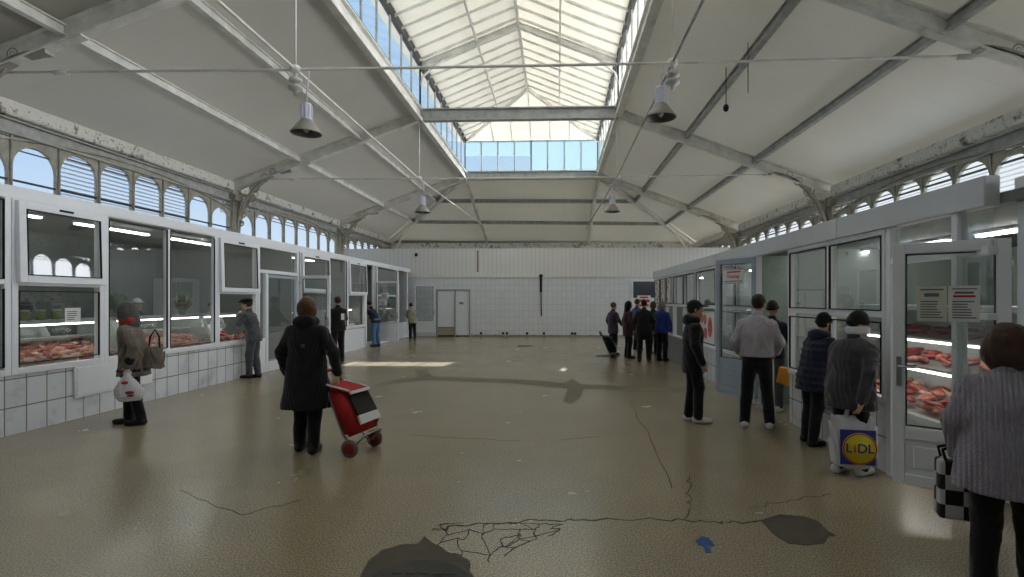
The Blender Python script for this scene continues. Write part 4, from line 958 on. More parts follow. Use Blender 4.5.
# 4 man with white patch
p4 = person('person in dark jacket with a white patch on the back, reaching into the left window', P_(338, 362), 42, 1.78, .011, dict(mat=BLACKC, hem=.84, w=1.1), dict(eR=(.24, .12, 1.14), wR=(.14, .3, 1.08), eL=(-.24, .12, 1.14), wL=(-.14, .3, 1.05)), hair=(HSHORT, 'short'))
mb = MB(); mb.rbox((.03, -.155, 1.16), (.12, -.145, 1.33), .003); mb.build('back_patch', WHITEC, p4)
# 5 jeans
person('person in navy jacket and blue jeans bending into the far left stall entrance', Vector((-6.6, 18.75, 0)), 62, 1.74, .011, dict(mat=NAVY, hem=.86, w=1.05), dict(lean=(0, .26), sz=1.33, head=(0, .1), pitch=-25, eR=(.25, .3, 1.1), wR=(.14, .48, 1.02), eL=(-.25, .3, 1.1), wL=(-.14, .48, 1.0)), trousers=JEANS, hair=(HDARK, 'short'))
# 6 beige
person('person in beige jacket bending at the farthest left stall beside the tiled wall', Vector((-6.25, 22.3, 0)), 30, 1.62, .012, dict(mat=BEIGE, hem=.74, w=1.1), dict(lean=(-.02, .14), sz=1.34, head=(0, .06), pitch=-14, eR=(.25, .2, 1.1), wR=(.14, .36, 1.0), eL=(-.25, .2, 1.1), wL=(-.14, .36, 1.0)), hair=(HDARK, 'short'))
# queue at the far right
GQ = 'queue at the far right stall'
person('person in plum coat at the left end of the queue, by the black trolley', P_(613, 355), -60, 1.62, .012, dict(mat=PURPLE, hem=.7, w=1.05), dict(eR=(.24, .06, 1.14), wR=(.2, .2, 1.0)), hair=(HBROWN, 'short'), group=None)
person('person in maroon coat with long dark hair in the far right queue', P_(628, 358), -75, 1.66, .012, dict(mat=MAROON, hem=.66, w=1.05), None, hair=(HBLACK, 'long'))
person('person in mid blue jacket half hidden behind the black coat in the far right queue', P_(637, 350), -60, 1.72, .012, dict(mat=BLUEL, hem=.78), None, hair=(HBROWN, 'short'))
person('person in black coat seen from behind in the middle of the far right queue', P_(644, 362), -20, 1.70, .012, dict(mat=BLACKC, hem=.62, w=1.2), dict(fR=(.13, 0), fL=(-.13, 0)), hair=(HBLACK, 'short'))
person('person in dark brown coat between the black and the royal blue jackets in the queue', P_(653, 354), -40, 1.64, .012, dict(mat=cloth('dark_brown_cloth', rgb(48, 40, 36)), hem=.7), None, hair=(HBROWN, 'bob'))
person('person in royal blue jacket with light brown hair at the far right queue', P_(662, 361), -40, 1.66, .012, dict(mat=BLUE, hem=.82, w=1.12), None, hair=(HGREY, 'bob'))
# 8 black hooded coat and cap
person('person in black hooded coat and black cap facing the right stalls, white trainers', P_(693, 422), -92, 1.68, .008, dict(mat=BLACKC, hem=.70, w=1.02, hood='down', wr=.004), dict(eR=(.24, -.02, 1.12), wR=(.22, .08, .86), fR=(.08, .06), fL=(-.08, -.04)), shoes=SHOEW, hat=(BLACKC, 'cap'), hair=(HBLACK, 'short'))
# 9 companion then man in pale sweater
person('person in grey trousers and dark beanie mostly hidden behind the pale sweater', P_(772, 411), -40, 1.66, .010, dict(mat=NAVY, hem=.84), dict(eR=(.25, .1, 1.12), wR=(.24, .28, 1.0)), trousers=MIDG, shoes=SHOEW, hat=(BLACKC, 'beanie'))
p9 = person('person in pale grey sweater and black track trousers with a white side stripe', P_(757, 428), -22, 1.76, .008, dict(mat=SWEAT, hem=.93, w=1.16, wr=.005), dict(eR=(.27, .02, 1.12), wR=(.23, .19, .98), eL=(-.27, .0, 1.12), wL=(-.22, .14, .96), fR=(.15, .05), fL=(-.15, -.02), head=(.02, .05), yaw=-18), shoes=SHOEW, hair=(HSHORT, 'short'))
mb = MB(); S9 = 1.76 / 1.72
for o_ in (0, .03): mb.tube([((.19) * S9, -.02 + o_, .9 * S9), ((.195) * S9, .02 + o_, .5 * S9), ((.215) * S9, .04 + o_, .12 * S9)], .01, 6)
mb.build('side_stripe', WHITEC, p9)
# 10 navy jacket
p10 = person('person in navy hooded jacket and black beanie leaning on the right counter sill', P_(813, 444), -74, 1.52, .008, dict(mat=NAVY, hem=.72, w=1.14, hood='down', puff=.012), dict(lean=(0, .12), head=(0, .06), pitch=-6, eR=(.27, .12, 1.12), wR=(.2, .34, 1.05), eL=(-.27, .14, 1.12), wL=(-.18, .36, 1.05), fR=(.12, -.1), fL=(-.12, .0), girth=1.1), hat=(BLACKC, 'beanie'), hair=(HBLACK, 'short'))
# 11 dark grey coat
p11 = person('person in dark grey coat and beanie with white band, holding the blue-yellow bag', P_(850, 474), -62, 1.56, .0075, dict(mat=DGREY, hem=.72, w=1.2, wr=.006), dict(lean=(0, .06), head=(.02, .06), yaw=-38, pitch=-8, eR=(.29, -.14, 1.12), wR=(.25, -.2, .84), eL=(-.26, .12, 1.1), wL=(-.2, .3, 1.0), fR=(.09, .06), fL=(-.09, -.06), girth=1.14), shoes=SHOEW, hat=(BLACKC, 'beanie'), hair=(HDARK, 'short'))
band(p11, 'white_band', WHITEK, 1.55, (0, .06), 1.40, (.02, .06), -.03, -38)
# 12 lilac quilted jacket at the right edge
p12 = person('person in lilac grey quilted jacket with dark brown hair at the right frame edge', (2.50, 2.98, 0), -35, 1.57, .007, dict(mat=QUILT, hem=.70, w=1.2, flare=.03, wr=.004), dict(lean=(0, .1), sz=1.36, head=(.02, .07), yaw=-22, pitch=-10, eR=(.29, .0, 1.1), wR=(.25, .14, .92), eL=(-.26, .0, 1.1), wL=(-.24, .1, .86), fR=(.12, .02), fL=(-.12, -.02), girth=1.08), hair=(HBROWND, 'wide'))
# sellers behind the glass
person('seller in white coat and black beanie bending behind the meat in the first left stall', (-8.55, 8.0, 0), -125, 1.70, .011, dict(mat=WHITEC, hem=.6, w=1.1), dict(lean=(0, .16), sz=1.35, head=(0, .09), pitch=-28, eR=(.25, .2, 1.1), wR=(.14, .4, 1.05), eL=(-.25, .2, 1.1), wL=(-.14, .4, 1.05)), hat=(BLACKC, 'beanie'), hair=(HBLACK, 'short'))
person('seller in white cap and black top behind the second left stall window', (-9.0, 10.8, 0), -110, 1.72, .011, dict(mat=BLACKC, hem=.6), None, hat=(WHITEC, 'cap'), hair=(HSHORT, 'short'))
person('seller with dark hair and white coat beside the second left stall counter', (-8.5, 12.45, 0), -140, 1.64, .011, dict(mat=WHITEC, hem=.6, w=1.1), dict(lean=(0, .12), head=(0, .06), pitch=-15, eR=(.25, .15, 1.1), wR=(.14, .35, 1.05), eL=(-.25, .15, 1.1), wL=(-.14, .35, 1.05)), hair=(HBLACK, 'bun'))
person('seller with long dark hair behind the poster window of the far right stall', (4.35, 14.9, 0), 80, 1.66, .012, dict(mat=MAROON, hem=.7), None, hair=(HDARK, 'long'))
# ------------------------------------------------------------------ meat counters
def fleshmat(name, a, b, c):
    t = NT(name); n = t.noise(16, 7, .7); n2 = t.noise(40, 3)
    col = t.ramp(n, [(.3, a), (.52, b), (.68, c)]); return t.bsdf(col, .32, 0, .5, n2, .25, .006)
FLESH = [fleshmat('pink_raw_meat', rgb(176, 70, 66), rgb(208, 116, 104), rgb(236, 190, 172)), fleshmat('red_raw_meat', rgb(128, 26, 28), rgb(172, 48, 46), rgb(222, 150, 136)),
         fleshmat('orange_raw_poultry', rgb(214, 130, 84), rgb(230, 160, 112), rgb(242, 200, 160)), fleshmat('pale_fatty_meat', rgb(214, 150, 136), rgb(232, 190, 176), rgb(244, 222, 208)), fleshmat('dark_red_meat', rgb(90, 20, 22), rgb(128, 34, 34), rgb(170, 84, 76))]
PROT = []
def meat_shape(kind, seed):
    rr = random.Random(seed); bm = bmesh.new(); bmesh.ops.create_icosphere(bm, subdivisions=3, radius=1)
    ph = [rr.uniform(0, 6) for _ in range(6)]
    dims = {'slab': (.1, .062, .025), 'chunk': (.07, .055, .04), 'rib': (.14, .05, .026), 'leg': (.09, .045, .036), 'strip': (.12, .03, .022)}[kind]
    for v in bm.verts:
        x, y, z = v.co; r = 1 + .16 * sin(3 * x + ph[0]) * cos(2.5 * y + ph[1]) + .1 * sin(6 * y + ph[2] + 3 * z) + .05 * sin(11 * x + ph[3])
        tp = 1 - .45 * max(0, x) if kind == 'leg' else 1
        q = Vector((x * r * dims[0], y * r * tp * dims[1], max(-.75, z) * r * tp * dims[2]))
        if kind in ('rib', 'strip'): q.z += .35 * q.x * q.x / dims[0]; q.y += .03 * sin(9 * q.x + ph[4])
        if kind == 'rib': q.z += .006 * abs(sin(q.x * 60))
        v.co = q
    me = bpy.data.meshes.new('meat_cut'); bm.to_mesh(me); bm.free()
    for f in me.polygons: f.use_smooth = True
    return me
SHAPES = [(k, meat_shape(k, i)) for i, k in enumerate(['slab', 'chunk', 'rib', 'leg', 'strip', 'slab', 'chunk'])]
MEATS = {}
for i, (k, me) in enumerate(SHAPES):
    for j, m in enumerate(FLESH):
        c = me.copy(); c.materials.append(m); MEATS[(i, j)] = c
def heap(origin, rz, x0, x1, deck, n, group, label, cols, seed, layers=2):
    """deck: (y0, z0, y1, z1) sloping shelf in the counter's frame"""
    rr = random.Random(seed); y0, z0, y1, z1 = deck; T = Matrix.Translation(origin) @ Matrix.Rotation(rz, 4, 'Z'); per = max(1, n // layers); ny = max(1, round(sqrt(per * (y1 - y0) / max(.1, (x1 - x0)) * 1.5))); nx = max(1, -(-per // ny))
    for L in range(layers):
        for ix in range(nx):
            for iy in range(ny):
                x = x0 + (x1 - x0) * (ix + .5 + rr.uniform(-.25, .25) + .25 * L) / (nx + .3); t = (iy + .5 + rr.uniform(-.2, .2)) / ny
                z = z0 + (z1 - z0) * t + .028 + .045 * L + rr.uniform(0, .012)
                o = bpy.data.objects.new('meat_cut', MEATS[(rr.randrange(len(SHAPES)), rr.choice(cols))]); COL.objects.link(o)
                o.matrix_world = T @ Matrix.Translation((x, y0 + (y1 - y0) * t, z)) @ Euler((rr.uniform(-.3, .3) + atan2(z1 - z0, y1 - y0) * .6, rr.uniform(-.25, .25), rr.uniform(0, 6.28))).to_matrix().to_4x4()
                tag(o, label, 'meat', group)
CASEW = plain('counter_white_enamel', rgb(206, 208, 208), .35, 0, .05, 4); CASEI = plain('counter_steel', rgb(170, 172, 172), .3, .6, .06, 8); LEDW = emit('counter_light_strip', (1, .94, .86, 1), 9)
CLEAR = glassmat('counter_glass', (.94, .96, .95, 1), .6, .01)
def counter_l(y, width, label, dist=.1, shelf=True):
    c = empty('meat_counter', (LX - dist, y, 0), LRZ, label, 'counter')
    mb = MB(); mb.rbox((0, .0, .0), (width, .95, .74), .015); mb.rbox((-.02, -.02, .74), (width + .02, .05, .80), .01); mb.rbox((0, .84, .74), (width, .95, 1.12), .01); mb.build('cabinet', CASEW, c)
    mb = MB(); mb.prism([(.02, .05, .76), (.02, .84, 1.0), (.02, .84, .97), (.02, .05, .73)], (width - .04, 0, 0)); mb.build('display_deck', CASEI, c)
    for x in (0, width - .03):
        mb = MB(); mb.prism([(x, 0, .76), (x, .95, .76), (x, .95, 1.36), (x, .3, 1.36)], (.03, 0, 0)); mb.build('end_panel', CLEAR if x else CASEW, c)
    mb = MB(); mb.prism([(0.03, .03, .82), (width - .03, .03, .82), (width - .03, .3, 1.34), (0.03, .3, 1.34)], (0, .008, 0)); mb.build('curved_front_glass', CLEAR, c)
    mb = MB(); mb.rbox((0, .28, 1.36), (width, .74, 1.41), .01); t = mb.build('top_shelf', CASEI, c)
    mb = MB(); mb.rbox((.05, .30, 1.335), (width - .05, .36, 1.36), .005); mb.build('light_strip', LEDW, t)
    mb = MB(); mb.rbox((0.03, .5, 1.13), (width - .03, .72, 1.155), .005); mb.build('middle_shelf', CASEI, c)
    return c
LM = dict(o=None)
counter_l(6.18, 2.05, 'lit meat counter with jars on top behind the first left window')
heap((LX - .1, 6.18, 0), LRZ, .08, 1.97, (.1, .78, .8, .99), 96, 'raw meat in the first left counter', 'raw meat cut in the heap behind the first full left window', (0, 0, 2, 2, 3, 1), 1, 2)
counter_l(8.3, 2.05, 'long lit meat counter behind the two tall left panes')
heap((LX - .1, 8.3, 0), LRZ, .06, 2.0, (.1, .78, .8, .99), 84, 'raw meat behind the tall left panes', 'raw meat cut in the counter behind the two tall left panes', (0, 0, 3, 1, 2), 2, 2)
counter_l(10.42, 1.15, 'short meat counter behind the open left serving hatch')
heap((LX - .1, 10.42, 0), LRZ, .06, 1.1, (.1, .78, .8, .99), 24, 'raw meat at the serving hatch', 'raw meat cut at the open left serving hatch by the flat cap', (0, 1, 1, 2), 3, 2)
counter_l(13.75, 1.5, 'meat counter in the left stall past the open glass leaf')
heap((LX - .1, 13.75, 0), LRZ, .1, 1.4, (.1, .78, .8, .99), 20, 'raw meat past the open leaf', 'raw meat cut in the left counter past the open leaf', (0, 3, 1), 4, 1)
counter_l(16.7, 1.5, 'meat counter by the far left hatch with tilted sash')
heap((LX - .1, 16.7, 0), LRZ, .1, 1.4, (.1, .78, .8, .99), 20, 'raw meat at the far left hatch', 'raw meat cut in the far left hatch counter', (0, 3, 1), 5, 1)
# right counter: three lit tiers behind the near door and window
def counter_r(y, width, label, X):
    c = empty('meat_counter', (X, y, 0), RRZ, label, 'counter')
    mb = MB(); mb.rbox((0, 0, 0), (width, .95, .42), .015); mb.rbox((0, .9, .42), (width, .95, 1.62), .01); mb.rbox((-.01, -.02, .42), (width + .01, .04, .5), .008); mb.build('cabinet', CASEW, c)
    for z, y0, nm in ((.52, .05, 'lower_deck'), (.98, .34, 'middle_shelf'), (1.30, .46, 'upper_shelf')):
        mb = MB(); mb.prism([(.02, y0, z - .03), (.02, .9, z + .08), (.02, .9, z + .05), (.02, y0, z - .06)], (width - .04, 0, 0)); s_ = mb.build(nm, CASEI, c)
        mb = MB(); mb.rbox((.03, y0 - .01, z - .085), (width - .03, y0 + .03, z - .06), .004); mb.build('light_strip', LEDW, s_)
    mb = MB(); mb.rbox((0, .35, 1.58), (width, .95, 1.64), .01); mb.build('top', CASEW, c)
    for x in (0, width - .025):
        mb = MB(); mb.prism([(x, 0, .5), (x, .9, .5), (x, .9, 1.58), (x, .36, 1.58)], (.025, 0, 0)); mb.build('end_panel', CLEAR, c)
    return c
counter_r(7.25, 3.1, 'three tier lit meat counter behind the near right door and window', 3.75)
o_ = (3.75, 7.25, 0)
heap(o_, RRZ, .08, 3.0, (.1, .50, .85, .60), 70, 'raw meat on the lowest right tier', 'raw meat cut on the lowest tier of the near right counter', (0, 0, 1, 3), 6, 2)
heap(o_, RRZ, .08, 3.0, (.38, .96, .86, 1.04), 34, 'raw meat on the middle right tier', 'raw meat cut on the middle tier of the near right counter', (0, 1, 1, 4), 7, 1)
heap(o_, RRZ, .08, 3.0, (.5, 1.28, .86, 1.35), 30, 'dark meat on the upper right tier', 'dark meat cut on the upper tier of the near right counter', (1, 4, 4), 8, 1)
counter_r(10.5, 1.7, 'three tier counter behind the open grey leaf', 3.75)
# jars of gherkins, paper sheet, greens
JG = plain('pickle_green_jar', rgb(132, 146, 84), .15, 0, .2, 20); JL = plain('jar_lid', rgb(190, 190, 184), .3, .5, .05, 10)
for k, (x, w) in enumerate(((.55, 'first'), (.78, 'second'), (1.02, 'third'), (1.24, 'fourth'))):
    j = empty('pickle_jar', tuple((Matrix.Translation((LX - .1, 6.5, 0)) @ Matrix.Rotation(LRZ, 4, 'Z')) @ Vector((x, .52, 1.41))), 0, '%s pickle jar from the left on top of the first left counter' % w, 'jar', 'pickle jars on the counter')
    MB().lathe([(0, 0), (.055, 0), (.06, .015), (.06, .1), (.045, .125), (0, .125)], 16).build('jar_body', JG, j); MB().lathe([(0, .125), (.05, .125), (.05, .15), (0, .152)], 16).build('lid', JL, j)
LEAF = plain('herb_leaf', rgb(70, 104, 48), .6, 0, .25, 15)
def herbs(loc, sc, label):
    o = empty('herb_bunch', loc, 0, label, 'herbs'); rr = random.Random(len(label)); mb = MB(); st = MB()
    for k in range(70):
        a = rr.uniform(0, 6.28); t = rr.uniform(.1, 1.0); L = sc * rr.uniform(.6, 1.0); tip = Vector((cos(a) * t * L * .6, sin(a) * t * L * .6, L * (1.05 - .4 * t)))
        st.tube([(0, 0, 0), tip * .6 + Vector((0, 0, .02)), tip], .003, 4)
        d = tip.normalized(); sd = d.cross(Vector((0, 0, 1.0))).normalized(); w = .03 * sc / .35
        for q in range(3):
            b = tip - d * .05 * q; mb.add([b, b + sd * w + d * .02, b + d * .07 + Vector((0, 0, .01)), b - sd * w + d * .02], [(0, 1, 2, 3)])
    mb.build('leaves', LEAF, o); st.build('stems', LEAF, o); 
    MB().lathe([(0, 0), (.05, 0), (.065, .1), (.06, .1), (.05, .02)], 14).build('pot', plain('herb_pot', rgb(120, 110, 96), .6), o)
herbs((LX - .6, 8.6, 1.41), .38, 'green herb bunch on the long left counter behind the hooded customer')
herbs((LX - .6, 10.1, 1.41), .34, 'green herb bunch on the long left counter near its far end')
PAPER = plain('white_paper', rgb(222, 222, 222), .7, 0, .04, 6); INK = plain('grey_print', rgb(110, 110, 118), .7); INKR = plain('red_print', rgb(190, 34, 60), .6); INKP = plain('pink_print', rgb(226, 150, 166), .6)
def sheet(name, loc, rz, w, h, label, cat, lines, mat=PAPER, group=None):
    """flat paper standing in the local x-z plane, facing local -y; lines: (x0, x1, z0, z1, material)"""
    o = MB().rbox((-w / 2, 0, 0), (w / 2, .004, h), .0015).build(name, mat); o.location = loc; o.rotation_euler = (0, 0, rz); tag(o, label, cat, group)
    by = {}
    for a, b, c, d, m in lines: by.setdefault(m.name, (m, MB()))[1].box(((a - .5) * w, -.0015, c * h), ((b - .5) * w, 0, d * h))
    for nm, (m, mb) in by.items(): mb.build('printed_text' if m in (INK, INKR) else 'printed_area', m, o)
    return o
rows = lambda x0, x1, z0, z1, n, m, sd: [(x0, x0 + (x1 - x0) * random.Random(sd * 31 + i).uniform(.6, 1), z0 + (z1 - z0) * i / n, z0 + (z1 - z0) * (i + .45) / n, m) for i in range(n)]
sheet('price_sheet', tuple(on_x(73, 322, LX + .02)), LRZ, .24, .2, 'white price sheet stuck inside the first left window over the meat', 'paper', rows(.12, .9, .15, .85, 5, INK, 1))
fr_ = empty('refrigerator', (XL + .5, 12.5, 0), LRZ, 'made-up tall pale refrigerator in place of a wall panel, second left stall', 'refrigerator')  # refrigerator added where the stall has a pale wall panel
MB().rbox((0, -.3, .08), (.8, .3, 2.25), .02).build('cabinet', plain('fridge_white', rgb(186, 192, 190), .35, 0, .04, 3), fr_); MB().rbox((.02, -.34, .14), (.78, -.3, 2.22), .012).build('door', plain('fridge_door', rgb(176, 186, 182), .3, 0, .04, 3), fr_)
MB().tube([(.7, -.34, 1.0), (.7, -.385, 1.02), (.7, -.385, 1.4), (.7, -.34, 1.42)], .012).build('handle', CHROME, fr_); MB().rbox((.05, -.28, 0), (.75, .28, .08), .01).build('plinth', RUBBER, fr_)
# two papers in the glass sleeve on the near right door
D6 = bpy.data.objects['door_6']
def on_door(d, x, z, dy): return d.matrix_basis @ Vector((x, dy, z))
for k, (x, lb, m) in enumerate(((.27, 'white notice on the right of the near right glass door', PAPER), (.47, 'yellowish notice on the left of the near right glass door', plain('aged_paper', rgb(206, 208, 194), .7, 0, .08, 8)))):
    w = D6.rotation_euler.z; o = sheet('notice_paper', tuple(on_door(D6, x, 1.53, .02)), w + pi, .19, .28, lb, 'notice', rows(.12, .9, .1, .62, 7, INK, 2 + k) + ([(.15, .85, .68, .74, INKR), (.2, .8, .78, .84, INK), (.1, .9, .9, .93, INK)] if k == 0 else [(.25, .75, .7, .8, INK), (.1, .9, .88, .92, INK)]), m)
# red lettered sign on the grey leaf
D7 = bpy.data.objects['door_7']; w7 = D7.rotation_euler.z
o = sheet('lettered_sign', tuple(on_door(D7, .47, 1.98, .02)), w7 + pi, .44, .24, 'white sign with red lettering on the open grey door leaf', 'sign', [(.06, .94, .0, .06, INKP), (.06, .94, .94, 1.0, INKP), (.2, .86, .76, .86, INKR)] + [(.06 + .09 * i, .06 + .09 * i + .065, .12, .2, INK) for i in range(10)])
def lettering(txt, size, mat, parent, loc, name='lettering', rot=(pi / 2, 0, 0)):
    c = bpy.data.curves.new(name, 'FONT'); c.body = txt; c.size = size; c.align_x = 'CENTER'; c.align_y = 'CENTER'; c.extrude = .0008; c.offset = size * .012; c.materials.append(mat)
    tmp = bpy.data.objects.new(name, c); COL.objects.link(tmp); dg = bpy.context.evaluated_depsgraph_get(); me = bpy.data.meshes.new_from_object(tmp.evaluated_get(dg)); bpy.data.objects.remove(tmp)
    t = bpy.data.objects.new(name, me); COL.objects.link(t); t.parent = parent; t.location = loc; t.rotation_euler = rot; return t
lettering('Tanasag', .085, INKR, o, (0, -.003, .12))
p = on_y(644, 309, YB - .06); sheet('window_sign', (p.x, YB - .05, p.z), 0, .62, .62, 'white sheet with red lettering on the window behind the queue', 'notice', [(.2, .8, .8, .92, INKR), (.1, .9, .5, .7, INKR), (.15, .85, .2, .35, INKR)])
# posters and papers on the far stalls
PICD = plain('food_picture_dark', rgb(86, 62, 52), .5, 0, .5, 8); PICR = fleshmat('meat_picture', rgb(150, 40, 44), rgb(190, 74, 74), rgb(226, 150, 146))
posts = [('food poster on the farthest pane of the farthest right window', 17.05), ('food poster on the middle pane of the farthest right window', 16.25), ('food poster on the nearest pane of the farthest right window', 15.35)]
for k, (lb, y) in enumerate(posts):
    o = sheet('food_poster', (RXF - .03, y - .1 if k else y - .15, 1.62), RRZ, .6, .72, lb, 'poster', [], plain('poster_paper_%d' % k, rgb(214, 208, 204), .5), None)
    mb = MB(); rr = random.Random(k + 5)
    for i in range(7): 
        mb.cur = i % 2; mb.ell((rr.uniform(-.22, .22), -.001, .1 + .085 * i), (rr.uniform(.05, .1), .004, rr.uniform(.03, .055)), None, 12, 6)
    mb.build('printed_picture', [PICD, PICR], o)
o = sheet('meat_poster', (RXF - .03, 11.4, .78), RRZ, 1.25, .7, 'white poster with red meat pictures in the lower right window', 'poster', [])
mb = MB()
for x, z, a, b in ((-.3, .52, .14, .11), (-.05, .5, .12, .12), (-.3, .2, .15, .12), (-.02, .2, .13, .13), (.32, .35, .16, .22)): mb.ell((x, -.001, z), (a, .004, b), None, 16, 6)
mb.build('printed_picture', PICR, o)
for k, (x, z, lb) in enumerate(((.42, 1.75, 'topmost paper stuck on the white open leaf beside the man in jeans'), (.36, 1.5, 'lower paper stuck on the white open leaf beside the man in jeans'))):
    D4 = bpy.data.objects['door_4']; sheet('notice_paper', tuple(on_door(D4, x, z, -.03)), D4.rotation_euler.z, .3, .22, lb, 'notice', rows(.1, .9, .15, .85, 4, INK, 8 + k))
# ------------------------------------------------------------------ lamps
SHADE = plain('lamp_shade_ribbed', rgb(150, 147, 140), .4, .1, .08, 8); HOUS = plain('lamp_housing', rgb(206, 208, 222), .4, 0, .05, 6); SHIN = plain('lamp_shade_inside', rgb(92, 88, 82), .5, .2, .1, 10); BULB = plain('unlit_bulb', rgb(200, 198, 190), .2)
def high_bay(x, y, z, rodz, label, dx=0):
    o = empty('pendant_lamp', (x, y, z), 0, label, 'lamp', 'pendant lamps under the roof rods')
    mb = MB(); mb.lathe([(.235, 0), (.24, .015), (.215, .05), (.16, .13), (.105, .2), (.095, .22)], 32); mb.lathe([(.245, -.005), (.25, .01), (.235, .02)], 32); mb.build('shade', SHADE, o)
    mb = MB(); mb.lathe([(.228, .004), (.205, .05), (.15, .13), (.09, .2), (0, .2)], 32); mb.build('shade_lining', SHIN, o)
    mb = MB(); mb.lathe([(.095, .22), (.095, .24), (.085, .25), (.085, .47), (.075, .49), (0, .49)], 24)
    for k in range(10): a = k * pi / 5; mb.rbox((.08, -.006, .26), (.1, .006, .46), .002, Matrix.Rotation(a, 4, 'Z'))
    mb.build('housing', HOUS, o)
    mb = MB(); mb.ell((0, 0, .09), (.05, .05, .08)); mb.build('bulb', BULB, o)
    mb = MB(); mb.tube([(0, 0, .48), (dx * .1 + .01, 0, .48 + (rodz - z - .48) * .5), (dx, 0, rodz - z)], .011, 6); mb.build('cable', RUBBER if dx == 0 else HOUS, o)
    return o
high_bay(-4.12, Y0 + .2, 4.44, 5.46, 'near left pendant lamp under the long rod', .05)
high_bay(1.66, Y0 + .2, 4.62, 5.46, 'near right pendant lamp under the long rod', .05)
high_bay(-4.2, Y1 + .1, 4.44, 5.46, 'farther left pendant lamp above the left stalls', .03)
high_bay(1.7, Y1 + .1, 4.42, 5.46, 'farther right pendant lamp above the queue', .03)
for x, lb in ((-4.3, 'white turned ceramic insulator hanging at the near left rod crossing'), (1.85, 'white turned ceramic insulator hanging at the near right rod crossing')):
    o = MB().lathe([(0, .0), (.03, .0), (.035, .06), (.11, .1), (.12, .15), (.05, .17), (.05, .2), (.11, .22), (.1, .28), (.03, .3), (.02, .42)], 20).build('hanging_insulator', plain('ceramic_white', rgb(196, 194, 188), .3)); o.location = (x, Y0 + .2, 5.06); tag(o, lb, 'insulator')
for px, y0, y1, lb in ((726, 95, 108, 'short wire with a dark plug hanging from the right roof slope'), (748, 70, 93, 'thin bare wire hanging from the right roof slope')):
    f = .72; a = on_y(px, y0, 9.6); b = on_y(px, y1, 9.6); o = MB().tube([(a.x, a.y, a.z + .5), a, b], .008, 5)
    if 'plug' in lb: o.ell((b.x, b.y, b.z), (.05, .05, .07))
    tag(o.build('hanging_wire', RUBBER), lb, 'wire')
# ------------------------------------------------------------------ things people carry
def grip(root, h, w):
    S = h / 1.72; return root.matrix_basis @ Vector((w[0] * S, w[1] * S, (w[2] - .075) * S))
BAGW = plain('white_plastic_bag', rgb(206, 204, 210), .35, 0, .06, 14)
# white carrier bag
g = grip(p1, 1.66, (-.29, -.02, .86)); g.z -= .03
b = empty('carrier_bag', (g.x, g.y, g.z - .36), radians(25), 'white plastic carrier bag with red print in the hand of the hooded parka', 'bag')
F = Fld((-.25, -.2, -.02), (.25, .2, .4), .009); F.loft([(0, .03, 0, .12, .06), (.06, .03, 0, .16, .085), (.16, .02, 0, .155, .08), (.25, .0, 0, .11, .055), (.32, 0, 0, .05, .035), (.38, 0, 0, .025, .025)], .02); F.wrinkle(.005, 42, 2.2); F.build('bag_body', BAGW, b)
mb = MB(); mb.tube([(-.03, 0, .32), (-.035, 0, .38), (0, 0, .41), (.035, 0, .38), (.03, 0, .32)], .012, 6); mb.build('bag_handle', BAGW, b)
for nm, (x, y, z, a, c) in (('red_print', (-.01, -.072, .25, .04, .022)), ('lower_print', (.05, -.1, .12, .05, .022)), ('lower_print', (.06, -.098, .08, .04, .014))): MB().ell((x, y, z), (a, .012, c)).build('printed_mark', INKR if nm == 'red_print' else plain('dark_red_print', rgb(120, 50, 64)), b)
# cloth sack carried behind the elbow
F = Fld((-.2, -.15, -.02), (.2, .15, .32), .011); F.loft([(0, 0, 0, .11, .06), (.1, 0, 0, .13, .06), (.24, 0, 0, .11, .05), (.3, 0, 0, .09, .035)], .02); F.wrinkle(.007, 36, 1.1)
b = empty('shoulder_bag', tuple(p1.matrix_basis @ Vector((-.22, -.3, .78))), radians(30), 'grey-brown cloth bag hanging behind the hooded parka', 'bag'); F.build('bag_body', GREYB, b); MB().tube([(-.06, 0, .27), (-.05, .02, .42), (0, .05, .52), (.05, .02, .42), (.06, 0, .27)], .012, 6).build('bag_strap', BLACKC, b)
